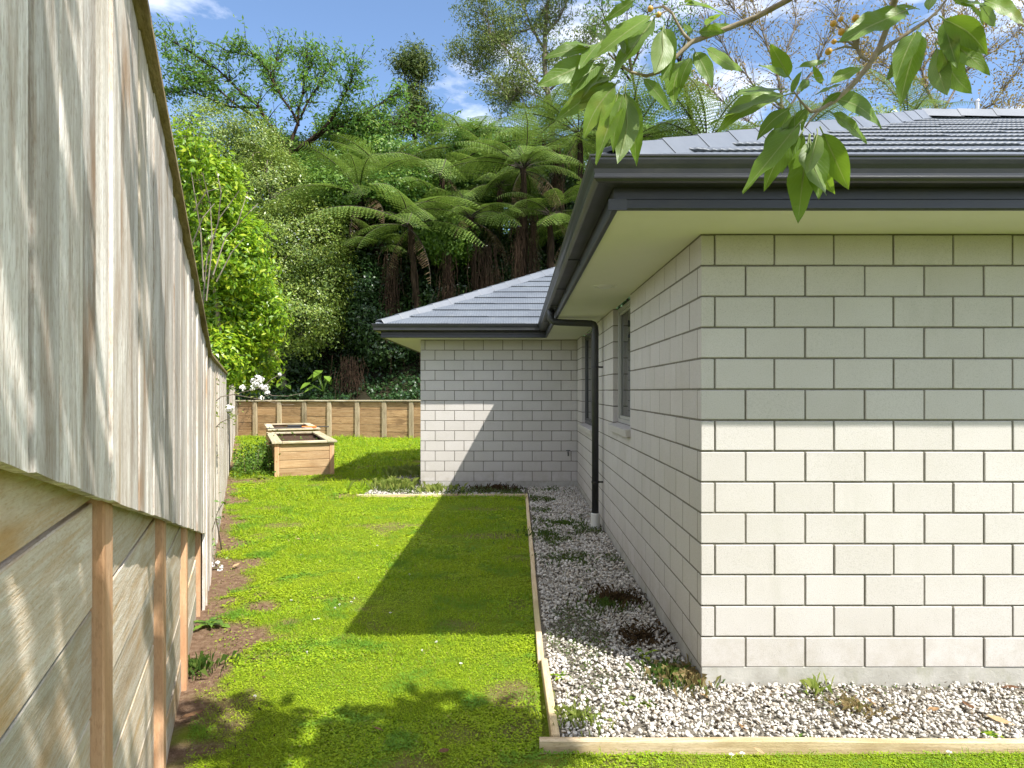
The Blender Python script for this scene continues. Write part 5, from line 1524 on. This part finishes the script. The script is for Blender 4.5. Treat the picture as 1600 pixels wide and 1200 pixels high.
def rosette(label, loc, n, L, mat, seed, group, rise=.35):
    rn = random.Random(seed); V = []
    for i in range(n):
        a = 2*math.pi*i/n+rn.uniform(-.3, .3); l = L*rn.uniform(.6, 1.1); e = rise*rn.uniform(.3, 1.4)
        d = Vector((math.cos(a), math.sin(a), e)); s_ = Vector((-math.sin(a), math.cos(a), 0)); pr = Vector((0, 0, .01))
        for j in range(5):
            t0, t1 = j/5, (j+1)/5
            f = lambda t: d*l*t-Vector((0, 0, l*.35*t*t*(1+e)))
            ww = lambda t: l*.16*math.sin(math.pi*min(.98, t*.9+.08))*(1.25 if j % 2 else .8)
            V += [tuple(f(t0)-s_*ww(t0)), tuple(f(t1)-s_*ww(t1)*.8), tuple(f(t1)+s_*ww(t1)*.8), tuple(f(t0)+s_*ww(t0))]
    o = empty('weed', loc); tag(o, label, 'weed', group); quads('foliage', np.array(V), mat, o); return o
GW = 'weeds growing in the gravel'
def G(px, py): 
    Y = FPX*EYE/(py-VY); return ((px-VX)/FPX*Y, Y, .012)
M['grass_dark'] = leaf_mat('weed_grass', [(.03,.07,.012), (.06,.11,.016), (.11,.15,.03)], (.15,.25,.03), .3)
M['grass_dry'] = leaf_mat('dry_grass', [(.20,.14,.06), (.30,.23,.11), (.12,.13,.035)], (.3,.25,.1), .3, .8, .1)
M['grass_dead'] = leaf_mat('dead_litter', [(.035,.022,.012), (.07,.045,.022), (.12,.08,.04)], (.1,.07,.03), .15, .9, .1)
tuft('grass_tuft', 'dark grass tuft beside the white drain socket', G(885, 822), 160, .07, .004, .16, M['grass_dark'], 1, GW)
tuft('grass_tuft', 'dark grass tuft against the long edging board', G(850, 838), 170, .06, .004, .16, M['grass_dark'], 2, GW)
tuft('grass_tuft', 'wide low dark tuft midway along the shaded gravel', G(895, 880), 190, .05, .004, .16, M['grass_dark'], 3, GW)
tuft('grass_tuft', 'dead dark clump of litter in the shaded gravel', G(962, 940), 260, .07, .004, .11, M['grass_dead'], 4, GW)
tuft('grass_tuft', 'green black tuft beside the dead dark clump', G(948, 950), 180, .06, .003, .10, M['grass_dark'], 5, GW)
tuft('grass_tuft', 'brown matted grass at the edge of the sunlit gravel', G(1000, 1000), 200, .05, .003, .11, M['grass_dead'], 6, GW, .9)
tuft('grass_tuft', 'dry straw coloured grass at the foot of the wall corner', G(1075, 1068), 230, .085, .002, .07, M['grass_dry'], 7, GW)
tuft('grass_tuft', 'green and dry grass before the wall corner', G(1048, 1062), 170, .08, .002, .08, M['grass_dark'], 8, GW)
tuft('grass_tuft', 'thin bright grass tuft beside the corner of the edging', G(900, 1128), 120, .06, .002, .08, M['f_young'], 9, GW)
tuft('grass_tuft', 'brown mat of dead grass by the wing wall', G(778, 766), 300, .10, .006, .28, M['grass_dead'], 10, GW)
tuft('grass_tuft', 'small dark tuft at the far end of the side gravel', G(860, 768), 160, .06, .005, .20, M['grass_dark'], 11, GW)
tuft('grass_tuft', 'green grass bank at the corner of the wing', G(640, 742), 900, .17, .006, .30, M['f_young'], 12, GW)
tuft('grass_tuft', 'light green grass in the gravel bed left of the wing', G(618, 764), 420, .20, .006, .26, M['f_young'], 13, GW)
tuft('grass_tuft', 'flowering green grass along the cross edging board', G(680, 770), 160, .16, .005, .20, M['f_young'], 14, GW)
tuft('grass_tuft', 'dry brown stalks on the sunlit gravel under the wall', G(1335, 1112), 130, .05, .002, .10, M['grass_dry'], 15, GW, .9)
tuft('grass_tuft', 'sparse green stems at the footing in the sunlit gravel', G(1275, 1085), 40, .10, .0018, .05, M['f_young'], 16, GW)
rosette('bright green lily like seedling on the sunlit gravel edge', G(1005, 1030), 9, .10, M['f_bright'], 1, GW, 1.1)
rosette('grey green thistle rosette in the sunlit gravel', G(998, 1098), 14, .13, M['f_olive'], 2, GW, .25)
rosette('light green dandelion rosette next to the corner of the edging', G(935, 1130), 12, .11, M['f_young'], 3, GW, .5)
rosette('green seedling beside the short edging board', G(880, 1062), 11, .09, M['f_bright'], 4, GW, .6)
rosette('small weed rosette under the footing before the third brick', G(1270, 1072), 8, .055, M['f_young'], 5, GW, .9)
rosette('small green weed among brown leaves near the front edging', G(1545, 1150), 9, .07, M['f_bright'], 6, GW, .5)
rosette('small green weed on the gravel behind the front edging', G(1258, 1152), 8, .06, M['f_mid'], 7, GW, .5)
GL = 'weeds in the bare soil along the fence'
rosette('fleshy green weed in bare soil at the last orange post', G(328, 978), 11, .17, M['f_mid'], 8, GL, .7)
tuft('grass_tuft', 'blue green grass tuft in bare soil beside the third post', G(308, 1050), 150, .09, .0025, .09, M['grass_dark'], 17, GL)
rosette('small weed at the foot of the first planter box', G(410, 748), 10, .20, M['f_young'], 9, GL, .8)
# moss and seedlings creeping through the gravel
n = 26000
x = np.concatenate([rng.uniform(.2, 1.02, n), rng.uniform(.25, 4.3, n//5), rng.uniform(-2.4, .1, n//4)]); y = np.concatenate([rng.uniform(3.5, 11.3, n), rng.uniform(3.14, 3.68, n//5), rng.uniform(10.58, 11.36, n//4)])
m_ = vnoise(x*2.3, y*2.3, 41, 3)+rng.normal(0, .035, len(x))
keep = (m_ > .615) & (rng.random(len(x)) < np.clip((y-2.9)/1.4, .18, 1))
x, y = x[keep], y[keep]
C = np.stack([x, y, rng.uniform(.02, .05, len(x))], 1)
M['creep'] = leaf_mat('creeping_weed', [(.05,.035,.015), (.05,.085,.015), (.075,.125,.02), (.11,.17,.03)], (.15,.25,.03), .25, .6, .2)
tag(quads('ground_cover', leaf_cloud(C, .008*(1+np.maximum(y-3.5, 0)*.10), .5, 0, .5), M['creep']), kind='stuff')
# clover flowers
k = Mat('clover_flower', (.72,.70,.66), .8); M['clover'] = k.m
cf = MB(); crn = random.Random(3)
for i in range(22):
    d = Vector((crn.gauss(0, 1), crn.gauss(0, 1), abs(crn.gauss(0, 1)))).normalized(); u = d.orthogonal()
    p = Vector((0, 0, .03))+d*.004; cf.add([p-u*.003, p+d*.008-u*.0015, p+d*.008+u*.0015, p+u*.003], [(0, 1, 2, 3)])
cf.tube([(0, 0, 0), (0, 0, .03)], .0014, 4)
cfm = cf.mesh('clover_flower', M['clover'])
for px, py in ((491, 972), (497, 970), (553, 938), (549, 944), (480, 1022), (399, 1091), (560, 905), (682, 1006), (590, 855), (524, 953), (530, 948), (660, 1018), (500, 880), (470, 870), (640, 900), (455, 940), (610, 960), (720, 1040)):
    x, y, z = G(px, py)
    o = link('clover_flower', cfm, None, (x, y, float(lawn_z(np.array(x), np.array(y)))), (crn.uniform(-.2, .2), crn.uniform(-.2, .2), crn.uniform(0, 6)), (.85, .85, .5))
    tag(o, 'small white clover flower in the sunny lawn', 'flower', 'clover flowers in the lawn')
for px, py in ((1483+0, 1180), (1160, 1182), (1143, 1184)):
    x, y, z = G(px, py); o = link('clover_flower', cfm, None, (x, y, .0), None, (1.0, 1.0, .5)); tag(o, 'white clover flower in the grass strip before the front edging', 'flower', 'clover flowers by the edging')
# fallen leaves
k = Mat('fallen_leaf', rough=.8, spec=.2); k.color(k.ramp(k.orand(), [(0, (.12,.06,.03)), (.5, (.25,.15,.07)), (1, (.38,.26,.14))])); M['fallen'] = k.m
def dry_leaf(seed):
    rn = random.Random(seed); b = MB(); V = []
    for i in range(7):
        t = i/6; w = .20*math.sin(math.pi*(t*.94+.03))*rn.uniform(.8, 1.1); cz = .10*rn.uniform(.4, 1.2)*(t-.5)**2*2
        V += [(t-.5, -w, cz+w*.45*rn.uniform(.4, 1)), (t-.5, 0, cz), (t-.5, w, cz+w*.45*rn.uniform(.4, 1))]
    b.add(V, [(i*3+j, i*3+3+j, i*3+4+j, i*3+1+j) for i in range(6) for j in range(2)])
    return b.mesh('fallen_leaf', M['fallen'])
DL = [dry_leaf(i) for i in range(4)]
items = [(300, 1125, .13, 'large curled brown leaf on bare soil by the second post'), (369, 887, .10, 'pale fallen leaf in bare soil under the white blooms'), (693, 1181, .07, 'small tan leaf lying in the shaded lawn'),
         (590, 1146, .06, 'small brown leaf in the shaded part of the lawn'), (1186, 1181, .06, 'tan leaf on the grass strip before the front edging'), (1458, 1118, .09, 'orange brown leaf on sunlit gravel'), (1513, 1112, .10, 'dark brown leaf on sunlit gravel near the front edging'),
         (1320, 1111, .09, 'curled brown leaf on gravel below the footing stain'), (1100, 1096, .09, 'brown leaf at the wall corner'), (1563, 1136, .12, 'broad rusty leaf on the gravel farthest from the corner'), (1160, 1146, .06, 'brown leaf half under the front edging board'), (1580, 1083, .09, 'brown leaf lying against the footing'), (1360, 1105, .07, 'ochre leaf beside the curled leaf on gravel'),
         (340, 960, .05, 'small dry leaf on bare soil by the fleshy weed'), (465, 845, .05, 'yellow leaf on the sunny lawn')]
for i, (px, py, s_, lab) in enumerate(items):
    x, y, z = G(px, py)
    o = link('fallen_leaf', DL[i % 4], None, (x, y, .03 if px > 850 and py < 1160 else .022), (crn.uniform(-.3, .3), crn.uniform(-.3, .3), crn.uniform(0, 6)), (s_,)*3); tag(o, lab, 'leaf', 'fallen leaves')
# litter of twigs and leaf scraps on the gravel and the soil
C = np.concatenate([np.stack([rng.uniform(.22, 4.2, 900), rng.uniform(3.14, 3.70, 900), rng.uniform(.03, .045, 900)], 1), np.stack([rng.uniform(.2, 1.0, 1500), rng.uniform(3.7, 11.2, 1500), rng.uniform(.03, .05, 1500)], 1)])
yy = rng.uniform(2.5, 9, 500); C = np.concatenate([C, np.stack([fence_x(yy)+rng.uniform(.05, .45, 500), yy, rng.uniform(.004, .02, 500)], 1)])
tag(quads('leaf_litter', leaf_cloud(C, np.full(1, .011), .6, 0, .4), M['grass_dead']), kind='stuff')
print('objects', len(bpy.data.objects), 'tris', sum(len(m.loops)-2*len(m.polygons) for m in bpy.data.meshes))
